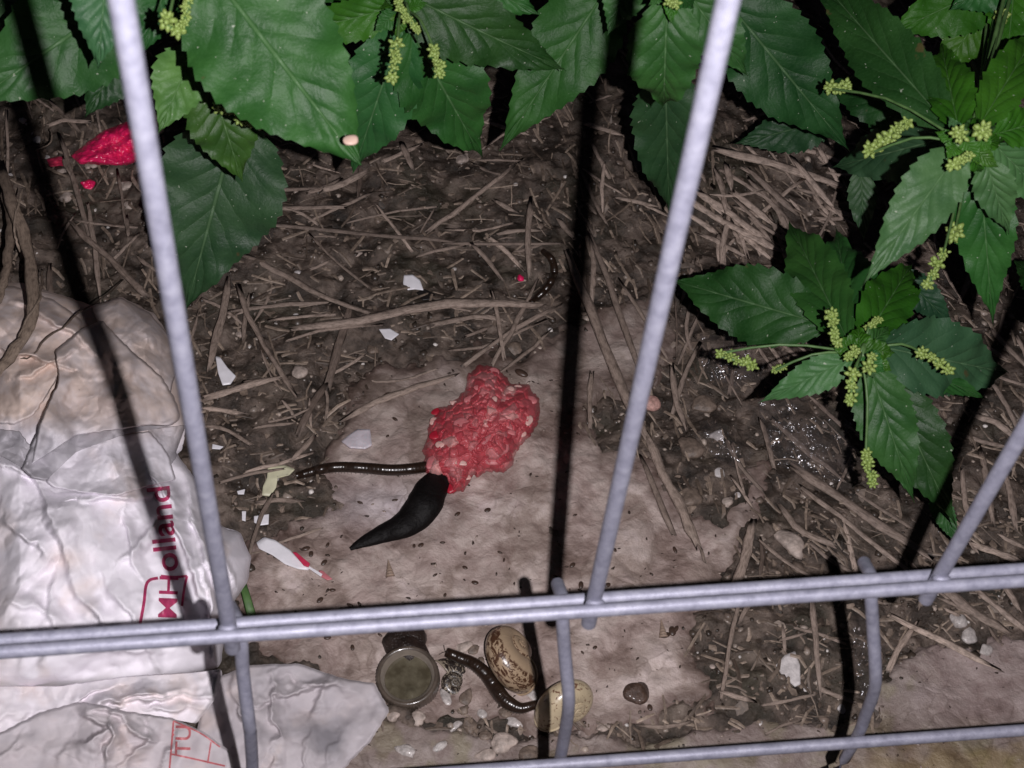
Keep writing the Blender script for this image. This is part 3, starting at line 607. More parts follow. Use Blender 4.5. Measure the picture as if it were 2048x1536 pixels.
for k, (x, y, s) in enumerate(SEEDP):
    o = link('seed', seedme); o.location = onground(x, y, .0005); s *= .82; o.scale = (s, s*random.uniform(.7, 1.2), s); o.rotation_euler = (0, 0, random.uniform(0, 6))
    tag(o, seed_label(x, y, s), 'seed', 'seeds scattered over the slab')

def piece(name, x, y, r_px, m, label, cat, seed=0, flat=.5, elong=1.2, rot=0, facet=True, sub=3, dz=0, group=None, rough=.2):
    v, f = blob(seed+100, sub, rough, flat, elong, facet); r = r_px*.000263
    o = link(name, mesh(name, v*r, f, smooth=not facet), m); o.location = onground(x, y, r*flat*(.12 if cat in ('pebble', 'stone chip') else .35)+dz); o.rotation_euler = (0, 0, rot)
    return tag(o, label, cat, group)
PEB = m_plain('pebble_pale', (.38, .31, .27), .55, .5, 260, .7, .0012); PEBD = m_plain('pebble_brown', (.16, .12, .095), .5, .55, 260, .7, .0012); PEBW = m_plain('quartz_white', (.55, .51, .50), .45, .3, 260, .6, .001)
CHIPW = m_plain('chip_white', (.42, .38, .36), .3, .4, 500, .6, .001, coat=.3)
PB = [(600, 745, 24, PEB, 'pale rounded pebble below the dark twig', .6), (480, 668, 13, PEB, 'small pinkish pebble beside the flat blade', .3), (596, 546, 12, PEBW, 'small white round pebble on the brown stalk', 0), (712, 508, 13, PEB, 'small beige pebble on dark soil in the middle', 0),
      (592, 630, 8, PEBW, 'tiny white pebble left of the thick stalk', 0), (1437, 870, 18, PEBW, 'white angular pebble in the puddle, upper of two', .4), (1438, 945, 17, PEBW, 'white oval pebble in the puddle, lower of two', 1.4),
      (1385, 900, 34, PEBD, 'wet brown stone beside the white pebbles', .2), (1378, 990, 30, PEBD, 'low brown stone in the dark puddle on the slab', .8), (1405, 805, 30, PEBD, 'brown rounded stone near the right end of the puddle', .5), (1392, 695, 22, PEBD, 'small brown stone below the spotted film', .5),
      (1455, 1003, 16, PEB, 'small pink-grey stone at the slab corner', .3), (1475, 990, 9, PEBW, 'tiny white chip at the slab corner', 0), (1585, 1085, 34, PEB, 'olive-grey flat stone above the wires', -.6), (745, 700, 16, PEBD, 'brown stone chip between the straw pieces', .4), (1030, 700, 26, PEBD, 'brown stone above the meat', .7),
      (1940, 1268, 18, CHIPW, 'wet white stone left of the grey edging', 1.2), (1975, 1300, 16, CHIPW, 'white oval stone at the edge of the grey edging', .9), (1915, 1235, 22, CHIPW, 'larger white stone in the mud below the wires', .2), (1700, 1340, 9, PEBW, 'tiny white pebble beside the fence wire shadow', 0),
      (1612, 1378, 7, PEBW, 'tiny white grain below the white shard', 0), (1425, 1333, 8, PEB, 'tiny pink grain at the edge of the dark hollow', 0), (1684, 1420, 11, PEBW, 'small white stone at the bottom of the hollow', 1.5), (1860, 985, 12, PEBD, 'small brown stone under the drooping leaf', 0),
      (925, 318, 22, PEB, 'pale pinkish stone under the tips of the middle leaves', .3), (45, 240, 13, PEBW, 'white round pebble under the far left leaf', 0), (75, 280, 17, PEBW, 'white oval pebble beside the far left leaf shadow', .4), (92, 315, 13, PEBW, 'flat white pebble next to the pink wrapper', 0), (16, 352, 12, PEBW, 'white pebble at the left edge of the picture', 0),
      (185, 330, 18, PEB, 'flat beige pebble at the foot of the pink wrapper', .4), (125, 345, 13, PEB, 'small beige pebble below the pink wrapper', .2), (255, 370, 17, PEB, 'beige pebble between the left wire and its shadow', .2), (135, 392, 19, PEB, 'flat beige pebble above the crossing stalks', 0), (255, 410, 16, PEB, 'grey-beige pebble left of the drooping leaf', 1.2),
      (225, 345, 12, PEB, 'round beige pebble right of the pink wrapper', 0)]
for k, (x, y, r, m, lab, rot) in enumerate(PB): piece('pebble', x, y, r, m, lab, 'pebble', k, .5, 1.2, rot, sub=3)
CHIPW = m_plain('chip_white', (.42, .38, .36), .3, .4, 500, .6, .001, coat=.3)
# pale shell-like chips around the snails
CHL = ['white upright chip right of the bottle cap', 'brown chip under the small dark shell', 'brown chip above the row of white chips', 'white chip in the middle of the chip row', 'white round chip above the wet mud', 'white long chip under the black millipede', 'brown chip touching the lower bend of the millipede', 'small white chip in the bend of the millipede',
 'broad brown chip in the middle of the mud', 'round brown chip at the lower edge of the mud', 'pale pink chip lowest in the mud, near the middle shadow', 'long white chip below the bottle cap on the lower stone', 'white slanting chip on the lower stone, second from the bag', 'pale chip touching the foot of the bottle cap', 'brown chip above the head of the black millipede', 'small brown chip between millipede and mottled shell',
 'pale chip uppermost behind the black millipede', 'pale chip at the left foot of the bottle cap by the bag', 'pale chip right of the cream snail shell', 'brown chip on the lower stone beside the wire shadow', 'broad pale chip on the lower stone by the lowest wire']
for k, (x, y, r, e, rot) in enumerate([(893, 1398, 15, 1.7, -1), (932, 1395, 12, 1.5, 1.2), (925, 1420, 12, 1.6, .6), (912, 1450, 12, 1.6, .9), (965, 1427, 9, 1, 0), (1028, 1440, 14, 2.0, -.2), (1010, 1424, 16, 1.4, .1), (1060, 1388, 10, 1.7, -.7),
                                         (940, 1452, 20, 1.2, .3), (968, 1472, 17, 1, 0), (1005, 1487, 18, 1.5, .1), (815, 1500, 17, 1.6, -.3), (880, 1493, 14, 2.0, .7), (835, 1437, 13, 1.3, 0), (948, 1302, 13, 1.2, .7), (962, 1320, 12, 1, .2), (925, 1295, 13, 1.3, .5), (790, 1428, 16, 1.2, .5), (1205, 1455, 15, 1.3, 0), (1060, 1510, 18, 1.3, 0), (975, 1510, 22, 1.3, .3)]):
    piece('stone_chip', x, y, r*.9, [CHIPW, PEB, PEBD][[0, 2, 2, 0, 0, 0, 2, 0, 2, 2, 1, 0, 0, 1, 2, 2, 1, 1, 1, 2, 1][k]], CHL[k], 'stone chip', 60+k, .5, e, rot, facet=k % 3 != 1, sub=3, rough=.35, group='wet stone chips round the snail shells')

# flat shards: an outline with thickness
def flat_piece(name, pts, thick, m, label, cat, lift=.002, tiltz=None, parent=None, rings=6, bend=0.0, group=None, seed=0):
    n = 64; P = np.array(pts, float); Q = []
    seg = np.linalg.norm(np.roll(P, -1, 0)-P, axis=1); cum = np.concatenate([[0], np.cumsum(seg)]); s = np.linspace(0, cum[-1], n, endpoint=False)
    for t in s:
        i = min(np.searchsorted(cum, t, 'right')-1, len(P)-1); a = (t-cum[i])/seg[i]; Q.append(P[i]*(1-a)+P[(i+1) % len(P)]*a)
    Q = np.array(Q); c = Q.mean(0); loc = onground(*c, lift); r_ = np.linspace(0, 1, rings)
    top = []
    for r in r_:
        q = c + (Q-c)*r; z = loc[2] + thick + bend*(r**2) + (0 if tiltz is None else ((q[:, 0]-c[0])*tiltz[0] + (q[:, 1]-c[1])*tiltz[1]))
        z = z + (fbm(q[:, 0]/18+seed, q[:, 1]/18, 7)-.5)*thick*1.2
        top.append(Garr(q[:, 0], q[:, 1], z if np.ndim(z) else np.full(n, z)))
    top = np.array(top); bot = top[::-1].copy(); bot[..., 2] -= thick
    v = np.concatenate([top, bot]).reshape(-1, 3) - loc
    o = link(name, mesh(name, v, gridf(2*rings, n, True)), m); o.location = loc
    if parent is not None: return keep(o, parent)
    return tag(o, label, cat, group)
WHITE = m_plain('white_plastic', (.80, .78, .82), .35, .08, 120); YEL = m_plain('yellow_white', (.62, .60, .42), .45, .15, 120); MILK = m_plain('milky_plastic', (.55, .50, .54), .35, .12, 90, sss=.1)
flat_piece('white_shard', [(431, 712), (440, 714), (455, 735), (472, 752), (461, 768), (445, 770), (436, 745)], .0006, WHITE, 'white triangular plastic shard beside the left fence wire', 'plastic shard', .003)
flat_piece('white_shard', [(808, 550), (825, 549), (840, 560), (847, 580), (830, 578), (812, 580), (806, 566)], .0006, WHITE, 'white bent shard above the thick pale stalk', 'plastic shard', .003, (.00003, -.00005))
flat_piece('white_shard', [(758, 658), (780, 657), (798, 668), (783, 680), (770, 676)], .0006, WHITE, 'small white shard just below the thick pale stalk', 'plastic shard', .003)
flat_piece('milky_shard', [(683, 882), (700, 868), (715, 858), (740, 858), (744, 890), (730, 897), (700, 895)], .0012, MILK, 'milky translucent shard on the slab above the millipede', 'plastic shard', .001)
flat_piece('yellow_shard', [(536, 932), (570, 930), (590, 938), (580, 948), (556, 952), (552, 975), (540, 992), (524, 990), (526, 972), (534, 955)], .0009, YEL, 'cream chip at the left end of the millipede', 'plastic shard', .003)
flat_piece('white_shard', [(508, 1032), (538, 1028), (537, 1048), (520, 1050), (508, 1044)], .0008, WHITE, 'small square white chip above the striped tag', 'plastic shard', .003)
flat_piece('white_shard', [(484, 1022), (492, 1022), (491, 1042), (484, 1040)], .0006, WHITE, 'narrow white sliver next to the square chip', 'plastic shard', .003)
flat_piece('white_shard', [(425, 888), (447, 893), (440, 898), (424, 897)], .0006, WHITE, 'tiny white sliver left of the cream chip', 'plastic shard', .003)
flat_piece('white_shard', [(474, 982), (490, 978), (488, 988), (476, 988)], .0006, WHITE, 'tiny white fleck beside the cream chip', 'plastic shard', .003)
flat_piece('grey_shard', [(1552, 1330), (1570, 1310), (1590, 1302), (1600, 1330), (1601, 1368), (1590, 1373), (1565, 1350)], .0012, PEBW, 'pale grey kite-shaped shard in the dark hollow below the wires', 'stone shard', .002, (.00002, 0))
flat_piece('black_flake', [(833, 584), (850, 578), (870, 588), (866, 598), (845, 600)], .0006, m_plain('black_flake', (.01, .008, .008), .5), 'black curled flake under the white bent shard', 'flake', .001)
# striped tag
tagp = empty('torn_tag', onground(580, 1115, .003)); tag(tagp, 'torn white tag with red stripes on the slab beside the bag', 'paper tag')
flat_piece('tag_paper', [(513, 1085), (528, 1074), (550, 1080), (580, 1100), (597, 1118), (620, 1136), (616, 1140), (597, 1138), (570, 1128), (545, 1110), (518, 1097)], .0004, WHITE, '', '', .0032, parent=tagp)
RED = m_plain('tag_red', (.50, .03, .08), .4, .2); PINK = m_plain('tag_pink', (.5, .16, .18), .45, .2)
flat_piece('red_stripe', [(585, 1104), (592, 1104), (620, 1127), (617, 1134), (608, 1131)], .0005, RED, '', '', .0036, parent=tagp)
flat_piece('red_stripe', [(638, 1140), (645, 1141), (665, 1158), (655, 1160), (640, 1152)], .0005, PINK, '', '', .0028, parent=tagp)
flat_piece('tag_strip', [(612, 1133), (618, 1132), (645, 1148), (642, 1153)], .0004, WHITE, '', '', .003, parent=tagp)
# pink bits
PINKM = m_plain('pink_foil', (.85, .02, .13), .22, .25, 160, .5, .002, coat=.6)
def crumpled(name, pts, base, amp, m, label=None, cat=None, scale=26, seed=0, parent=None, rings=24, n=120, dirt=None, zf=None, grey=0.0, hem=0.0, octs=3):
    P = np.array(pts, float); seg = np.linalg.norm(np.roll(P, -1, 0)-P, axis=1); cum = np.concatenate([[0], np.cumsum(seg)]); Q = []
    for t in np.linspace(0, cum[-1], n, endpoint=False):
        i = min(np.searchsorted(cum, t, 'right')-1, len(P)-1); a = (t-cum[i])/seg[i]; Q.append(P[i]*(1-a)+P[(i+1) % len(P)]*a)
    Q = np.array(Q)
    for _ in range(2): Q = (np.roll(Q, 1, 0)+2*Q+np.roll(Q, -1, 0))/4
    dirn = Q - Q.mean(0); jag = (fbm(Q[:, 0]/9, Q[:, 1]/9, seed+3)-.5)*5; Q = Q + dirn/(np.linalg.norm(dirn, axis=1)[:, None]+1e-9)*jag[:, None]
    c = Q.mean(0); r = np.linspace(0, 1, rings)[:, None, None]
    q = c + (Q[None]-c)*r; px, py = q[..., 0], q[..., 1]
    z = (zf(px, py) if zf is not None else hgpx) if zf is not None else None
    if z is None:
        p0 = Garr(px.ravel(), py.ravel(), np.zeros(px.size)); z = hg(p0[:, 0], p0[:, 1]).reshape(px.shape)
    wx = (fbm(px/60, py/60, seed+5)-.5)*40; wy = (fbm(px/60, py/60, seed+6)-.5)*40
    cr = fbm((px+wx)/scale, (py+wy)/scale, seed, octs, True)
    z = z + base + (amp*.72 if parent is not None else amp)*(cr-.35) - (base*.6)*np.broadcast_to(r[..., 0]**6, px.shape)*(0 if parent is not None else 1)
    z = z - hem*sstep(.965, 1.0, np.broadcast_to(r[..., 0], px.shape)); v = Garr(px.ravel(), py.ravel(), z.ravel()); loc = v.mean(0)
    col = None
    if dirt is not None:
        d = dirt(px, py).ravel(); gg = grey(px, py) if callable(grey) else grey; g = np.clip(gg*(.35+1.3*fbm(px/55, py/55, seed+40)), 0, 1).ravel(); col = np.stack([d, g, g], -1)
    o = link(name, mesh(name, v-loc, gridf(rings, n, True), col=col), m); o.location = loc
    if parent is not None: keep(o, parent)
    else: tag(o, label, cat)
    return o
crumpled('candy_wrapper', [(140, 312), (165, 292), (205, 262), (255, 243), (275, 250), (280, 320), (255, 330), (200, 330), (160, 328)], .009, .008, PINKM, 'shiny crumpled pink wrapper behind the left fence wire', 'wrapper', 22, 3)
crumpled('wrapper_scrap', [(92, 318), (115, 312), (135, 318), (130, 332), (100, 334)], .003, .003, m_plain('pink_dull', (.45, .03, .08), .4), 'dull red scrap left of the pink wrapper', 'wrapper scrap', 20, 4, n=40, rings=8)
crumpled('wrapper_scrap', [(160, 365), (178, 357), (192, 363), (185, 378), (168, 378)], .003, .003, PINKM, 'small pink scrap below the pink wrapper', 'wrapper scrap', 20, 5, n=40, rings=8)
piece('red_bead', 1041, 557, 8, PINKM, 'tiny red fragment left of the middle fence shadow', 'fragment', 3, .8, 1, 0, False)
piece('pink_crumb', 1303, 806, 17, m_plain('pink_crumb', (.50, .29, .25), .5, .4, 500, .8, .001), 'pink crumb lying against the long dark stalk', 'crumb', 5, .7, 1.1, .8, False)
piece('brown_lump', 1273, 1385, 21, m_plain('brown_lump', (.07, .04, .028), .42, .5, 300, .9, .0016, coat=.1), 'wet brown lump alone on the slab right of the snail shells', 'lump', 6, .6, 1.05, 0, False, rough=.5)
piece('mud_clump', 822, 1300, 34, m_plain('mud', (.022, .014, .011), .35, .5, 200, .9, .002), 'dark wet mud clump behind the bottle cap', 'mud clump', 8, .7, 1.0, 0, False, rough=.6)
piece('mud_clump', 1010, 1480, 40, m_plain('mud2', (.05, .036, .026), .35, .5, 200, .9, .002), 'dark wet mud between the slabs below the snail shells', 'mud clump', 9, .3, 1.6, .2, False, rough=.6, dz=-.004)
# spiral turret shell and a broken ring
def turret(x, y, L_px, rot, label):
    L = L_px*.000263; n = 70; t = np.linspace(0, 1, n)
    r = L*.2*(t**.9)*(1+.18*np.abs(np.sin(t*math.pi*5.5))); pts = np.stack([np.zeros(n), -t*L, np.zeros(n)], -1); v, f = tube_arr(pts, np.maximum(r, 1e-5), 14)
    o = link('turret_shell', mesh_mixed('turret', v, f), m_plain('turret', (.30, .22, .17), .4, .35, 300)); o.location = onground(x, y, L*.14); o.rotation_euler = (0, 0, rot); tag(o, label, 'snail shell')
turret(776, 1118, 36, .25, 'small pointed spiral shell on the slab below the slug')
turret(1322, 1238, 36, .15, 'small pointed spiral shell just below the wires')

# ------------------------------------------------------------------ wire fence
w0 = Cz(1193, 1221, .466)
Xi = 25400.0; vh = R @ np.array([Xi, 451-.0695*(Xi-116), F]); vh /= np.linalg.norm(vh); vh[2] = 0; vh /= np.linalg.norm(vh)
fn = np.cross(vh, [0, 0, 1.0])
def onfence(px, py, back=0.0):
    d = ray(px, py); t = (w0 + fn*0 - CP).dot(fn) / d.dot(fn); return CP + d*t
def rod(name, pts, r, parent, n=16, seg=None):
    P = np.array(pts)
    P = smooth_path(P, seg or 24); v, f = tube_arr(P, r, n, caps=False); loc = P.mean(0); k0 = len(v); j = np.arange(n); j2 = (j+1) % n
    v = np.vstack([v, v[:n], P[0], v[-n:], P[-1]]); a0, a1 = k0, k0+n+1
    f = np.vstack([f, np.stack([np.full(n, a0+n), a0+j2, a0+j, a0+j], -1), np.stack([np.full(n, a1+n), a1+j, a1+j2, a1+j2], -1)])
    o = link(name, mesh_mixed(name, v-loc, f), WIRE); o.location = loc; return keep(o, parent)
fA = empty('wire_fence_panel', tuple(w0)); tag(fA, 'galvanised wire fence panel, nearer and blurred, of tall upright wires', 'fence', 'wire fence panels')
toC = (CP-w0); toC[2] = 0; sgn = 1 if toC.dot(fn) > 0 else -1; nC = fn*sgn                # towards the camera
sp = np.dot(onfence(1893, 1168)-onfence(457, 1265), vh)/2
ztop = onfence(0, -32)[2]; dz = ztop - w0[2]
for k in range(0, 4): rod('horizontal_wire', [w0 + vh*s + np.array([0, 0, dz*k]) for s in (-.9, .9)], .0021, fA)
for k in range(-6, 8):
    s = k*sp + 0.0
    if k == 0: pass
    p = w0 + vh*s - nC*.0044; rod('vertical_wire', [p + [0, 0, -.0165], p + [0, 0, dz*3+.01]], .0024, fA)
    bmv, bmf = blob(k+30, 2, .2, .8, 1.3)
    for q in (0, 1):
        o = link('weld', mesh('weld', bmv*.0024, bmf), WIRE); pp = p + nC*.0023 + [0, 0, dz*q]; o.location = pp; keep(o, fA)
loB = Cz(1140, 1201, .484); fB = empty('wire_fence_panel', tuple(loB)); tag(fB, 'galvanised wire fence panel behind the first, its uprights bent near the ground', 'fence', 'wire fence panels')
def rowpt(y_at, slope, x, z, zslope): return Cz(x, y_at + slope*(x-1140), z + zslope*(x-1140))
zs = .0000185
rod('horizontal_wire', [rowpt(1202, -.0695, -1500, .484, zs), rowpt(1202, -.0695, 3900, .484, zs)], .0022, fB)
rod('horizontal_wire', [rowpt(1527, -.0735, -1500, .556, zs), rowpt(1527, -.0735, 3900, .556, zs)], .0022, fB)
dn = -np.array([0, 0, 1.0])
for k, base in enumerate((-180, 484, 1127, 1744, 2350, -830, 2960)):
    sh = (base-1127)
    def q(x, y, z): return Cz(base + x, y - .0695*sh, z + zs*sh)
    xo = {1: (-24, -9, -2, 2, 12, 17, 20, 24), 2: (-12, -2, -2, 2, 10, 9, 2, -8)}.get(k, (-16, -1, -2, 2, 7, 4, -12, -34))
    pts = [q(x_, y_, z_) for x_, y_, z_ in zip(xo, (1168, 1200, 1235, 1300, 1385, 1425, 1470, 1524), (.5035, .4895, .489, .500, .512, .522, .540, .562))]
    end = pts[-1] + dn*.12; end2 = pts[-1] + dn*.06
    rod('vertical_wire', pts + [end2, end], .0022, fB, seg=44)

# ------------------------------------------------------------------ weeds
def leaf(parent, base, tip, w_px, zb, zt, col, center=None, arch=.06, fold=.12, roll=0.0, p=(.75, 1.1), teeth=13, seed=0, curl=0.0, label=None, side=0.0):
    B = G(*base, zb); T = G(*tip, zt); a = T-B; L = np.linalg.norm(a); ah = a/L
    mid = (B+T)/2; view = (CP-mid); zc = (mid-CP)@R[:, 2]; view /= np.linalg.norm(view)
    if p == LA: w_px *= .84
    Wm = w_px/2*zc/F
    s = np.cross(ah, view); s /= np.linalg.norm(s); nrm = np.cross(s, ah)
    if nrm.dot(view) < 0: nrm = -nrm
    cr, sr = math.cos(roll), math.sin(roll); s, nrm = s*cr + nrm*sr, nrm*cr - s*sr
    nt, nu = 79, 15; t = np.linspace(0, 1, nt)[:, None]; u = np.linspace(-1, 1, nu)[None, :]
    prof = (t+.0)**p[0]*(1-t)**p[1]; pk = p[0]/(p[0]+p[1]); prof = prof/(pk**p[0]*(1-pk)**p[1]); prof = prof*(1-.0*t)+.012
    saw = ((t*teeth + .15*np.sin(t*9+seed)) % 1.0)
    tooth = (saw**1.3)*min(.17, .105*(200/max(w_px, 90))**.6)*np.sqrt(np.clip(prof, 0, 1))*(1-.25*t)
    rs = np.random.default_rng(seed); ph = rs.uniform(0, 6, 4)
    wl = prof*(1+.04*np.sin(t*7+ph[0])); wr = prof*(1+.04*np.sin(t*6+ph[1]))
    width = np.where(u < 0, wl, wr); edge = (np.abs(u) > .99)
    width = width + np.where(edge, tooth - .035, 0); back = np.where(edge, -.0, 0)
    au = np.abs(u)
    n_off = arch*rs.uniform(.7, 1.6)*L*(4*t*(1-t))*.9 + fold*Wm*prof*(au-.15) - curl*L*t**3
    n_off = n_off + Wm*.13*np.sin(t*13+ph[2]+u*1.6)*au**1.5 + Wm*.06*np.sin(t*34+ph[3]*(u > 0))*au**2
    vein = (np.cos(2*math.pi*8.5*(t-.26*au**.75))*.5+.5)*(1-au**2)*(au > .05); n_off = n_off - vein*Wm*.020 - (au < .08)*Wm*.03
    sw = side*L*(t*(1-t))*4*.25
    P = B + a*(t[..., None]) + s*(u*width*Wm+sw)[..., None] + nrm*np.broadcast_to(n_off, (nt, nu))[..., None]
    P = P.reshape(-1, 3); uv = np.stack([np.broadcast_to(u*.5+.5, (nt, nu)), np.broadcast_to(t, (nt, nu))], -1).reshape(-1, 2)
    o = link('leaf', mesh('leaf', P-B, gridf(nt, nu), uv=uv), LEAF); o.location = B; vr = rs.uniform(.82, 1.18, 3)*rs.uniform(.9, 1.12); o.color = (col[0]*vr[0], col[1]*(.6+.4*vr[1]), col[2]*vr[2], 1); keep(o, parent)
    if label: o['label'] = label
    if center is not None:
        c = np.asarray(center); m1 = c*.5+B*.5 + np.array([0, 0, .004]); v, f = tube_arr(smooth_path([c, m1, B, B + a*.06], 9), np.linspace(.0011, .0007, 9), 8)
        q = link('petiole', mesh_mixed('petiole', v-B, f), STEM); q.parent = o
    return o
def cluster_mesh(seed):
    r_ = np.random.default_rng(seed); vs, fs, off = [], [], 0
    n = 13; v0, f0 = blob(seed, 1, .1, 1, 1)
    for k in range(n):
        z = 1-2*(k+.5)/n; th = k*2.39996 + r_.uniform(-.3, .3); rr = math.sqrt(1-z*z); d = np.array([rr*math.cos(th), rr*math.sin(th), z])
        s = r_.uniform(.24, .40); c = d*r_.uniform(.5, .85)
        v = v0*s; ax_ = np.maximum(0, v@d/s); v = v*(1-.45*ax_[:, None]) + d*(ax_**1.5)[:, None]*s*1.1 + c; vs.append(v); fs.append(f0+off); off += len(v)
    vs.append(v0*.62); fs.append(f0+off)
    me = mesh('flower_cluster', np.vstack(vs), np.vstack(fs)); me.materials.append(FLOWER); return me
CLM = [cluster_mesh(k) for k in range(5)]
def spike(parent, p0, p1, z, r_px=11, center=None, seed=0):
    r_px *= 1.12
    A = G(*p0, z); B_ = G(*p1, z-.003); L = np.linalg.norm(B_-A); zc = (A-CP)@R[:, 2]; r = r_px*zc/F
    n = max(1, int(round(L/(r*1.35)))+1)
    pts = [A, (A+B_)/2, B_] if L > 1e-4 else [A, A+[0, 0, .001], A+[0, 0, .002]]
    if center is not None: pts = [np.asarray(center), np.asarray(center)*.45+A*.55+[0, 0, .006]] + pts
    v, f = tube_arr(smooth_path(pts, 12), .00055, 6); o = link('flower_spike', mesh_mixed('flower_spike', v-A, f), STEM); o.location = A; keep(o, parent)
    rr = random.Random(seed)
    for k in range(n):
        t = k/(n-1) if n > 1 else .5
        q = link('flower_cluster', CLM[rr.randrange(5)]); q.parent = o
        q.location = Vector((B_-A)*t + np.array([rr.uniform(-1, 1), rr.uniform(-1, 1), rr.uniform(-.5, 1)])*r*.22); s = r*rr.uniform(.72, 1.08)
        q.scale = (s, s, s); q.rotation_euler = (rr.uniform(0, 6), rr.uniform(0, 6), rr.uniform(0, 6))
    return o
DK = (.012, .047, .010); MD = (.020, .082, .017); LT = (.044, .118, .038); BR = (.062, .160, .032); GY = (.030, .074, .030); OL = (.036, .088, .012); BG = (.026, .098, .007); BL = (.018, .056, .022)
def fr_(x): return min(1, max(0, (x-.45)/.55))
def plant(center, z, label, leaves, spikes, name='weed_plant', young=0):
    c = G(*center, z); root = onground(center[0]+12, min(center[1], 700)-60)
    e = empty(name, tuple(root)); tag(e, label, 'plant', 'green weeds growing behind the fence')
    v, f = tube_arr(smooth_path([root - [0, 0, .004], root*.55+c*.45+[.003, .004, .012], c], 16), np.linspace(.0024, .0014, 16), 10)
    s = link('stem', mesh_mixed('stem', v-root, f), STEM); s.location = root; keep(s, e)
    for k, L in enumerate(leaves):
        kw = dict(L[6]) if len(L) > 6 else {}
        leaf(e, L[0], L[1], L[2], L[3], L[4], L[5], center=(root*.55+c*.45+[.003, .004, .012])*(1-fr_(L[3]/z)) + c*fr_(L[3]/z) if L[3] < z*.9 else c, seed=int(L[0][0]+L[1][1]) % 997, **kw)
    rl = random.Random(int(center[0]))
    for k in range(young):                                             # the tight young leaves round the growing tip
        an = k*2.39996 + rl.uniform(-.3, .3); l0, l1 = rl.uniform(4, 14), rl.uniform(38, 82); cx, cy = center; ca, sa = math.cos(an), math.sin(an)
        leaf(e, (cx+ca*l0, cy+sa*l0), (cx+ca*l1, cy+sa*l1), l1*rl.uniform(.42, .6), z+.002, z-.002+rl.uniform(-.012, .008), rl.choice([BG, BG, MD, LT]), p=OV, teeth=7, seed=k*13+int(cx), fold=rl.uniform(.1, .5))
    for k, S in enumerate(spikes): spike(e, S[0], S[1], S[2], S[3] if len(S) > 3 else 11, center=c if (len(S) < 5 or math.dist(S[1], center) > 75) else None, seed=k*7+int(center[0]))
    return e
OV = (.7, 1.36); LA = (.88, 1.6)
plant((395, -95), .300, 'weed with the largest, nearest leaf hanging over the left wire shadow', [
    ((400, -85), (722, 330), 300, .315, .265, MD, dict(arch=.05, fold=.05, p=(.62, 1.12), teeth=17)),
    ((392, 92), (316, 268), 112, .245, .225, BR, dict(p=OV, teeth=10, fold=.2)),
    ((418, 150), (484, 362), 142, .225, .185, OL, dict(p=OV, teeth=11, fold=.1)),
    ((478, 225), (372, 620), 246, .165, .085, BL, dict(p=OV, teeth=16, arch=.08, fold=.16)),
    ((345, -60), (282, 110), 96, .27, .25, MD, dict(p=OV)),
    ((560, -80), (700, 60), 150, .2, .2, MD, dict(p=OV)),
    ], [((336, 46), (352, 64), .315, 17), ((378, 2), (368, 48), .318, 12), ((440, 215), (470, 222), .235, 13), ((478, 238), (520, 252), .235, 11)])
plant((250, -60), .28, 'weed at the top left corner with two broad leaves', [
    ((285, -30), (-70, 215), 235, .25, .225, MD, dict(p=OV, teeth=16, fold=.1)),
    ((215, -85), (196, 138), 124, .305, .275, LT, dict(p=OV, teeth=12)),
    ((60, -80), (-40, 60), 180, .22, .22, GY, dict(p=OV)),
    ((262, 80), (170, 235), 110, .20, .18, DK, dict(p=OV)),
    ], [])
plant((803, 18), .245, 'weed at the top middle with two drooping yellow-green flower spikes', [
    ((792, 12), (548, 66), 84, .24, .225, BG, dict(p=OV, fold=.3, roll=.3)),
    ((806, 48), (706, 345), 150, .222, .15, MD, dict(p=OV, teeth=14)),
    ((822, 62), (962, 312), 172, .222, .15, MD, dict(p=OV, teeth=13, fold=.2)),
    ((795, -20), (1130, 140), 150, .25, .215, DK, dict(p=OV, teeth=14, fold=.2, roll=-.15)),
    ((905, -40), (1030, 70), 120, .15, .12, DK, dict(p=OV)),
    ((700, -40), (650, 40), 80, .2, .18, MD, dict(p=OV)),
    ((900, -60), (1080, 30), 110, .235, .225, MD, dict(p=OV)),
    ], [((795, 88), (787, 156), .262, 13), ((868, 98), (880, 148), .258, 11), ((797, 4), (815, 40), .262, 10), ((820, 40), (835, 62), .26, 8)], young=8)
plant((1345, -25), .27, 'weed at the top right of the middle with a puckered bright leaf hanging down', [
    ((1335, -15), (1327, 212), 142, .262, .205, MD, dict(p=OV, teeth=12, arch=.16)),
    ((1330, 130), (1338, 425), 138, .15, .06, BL, dict(p=OV, teeth=14)),
    ((1232, -50), (1000, 300), 168, .21, .14, MD, dict(p=OV, teeth=15, fold=.2)),
    ((1372, -20), (1495, 150), 110, .245, .21, MD, dict(p=OV)),
    ((1435, -20), (1698, 300), 185, .215, .15, DK, dict(p=OV, teeth=17, fold=.22)),
    ((1400, -60), (1560, 60), 130, .19, .18, BL, dict(p=OV)),
    ((1668, 238), (1468, 288), 92, .085, .07, BL, dict(p=OV, fold=.2)),
    ((1270, -60), (1215, 70), 90, .24, .22, LT, dict(p=OV)),
    ((1190, -60), (1120, 40), 90, .13, .12, DK, dict(p=OV)),
    ], [((1335, 2), (1352, 8), .285, 12)], young=7)
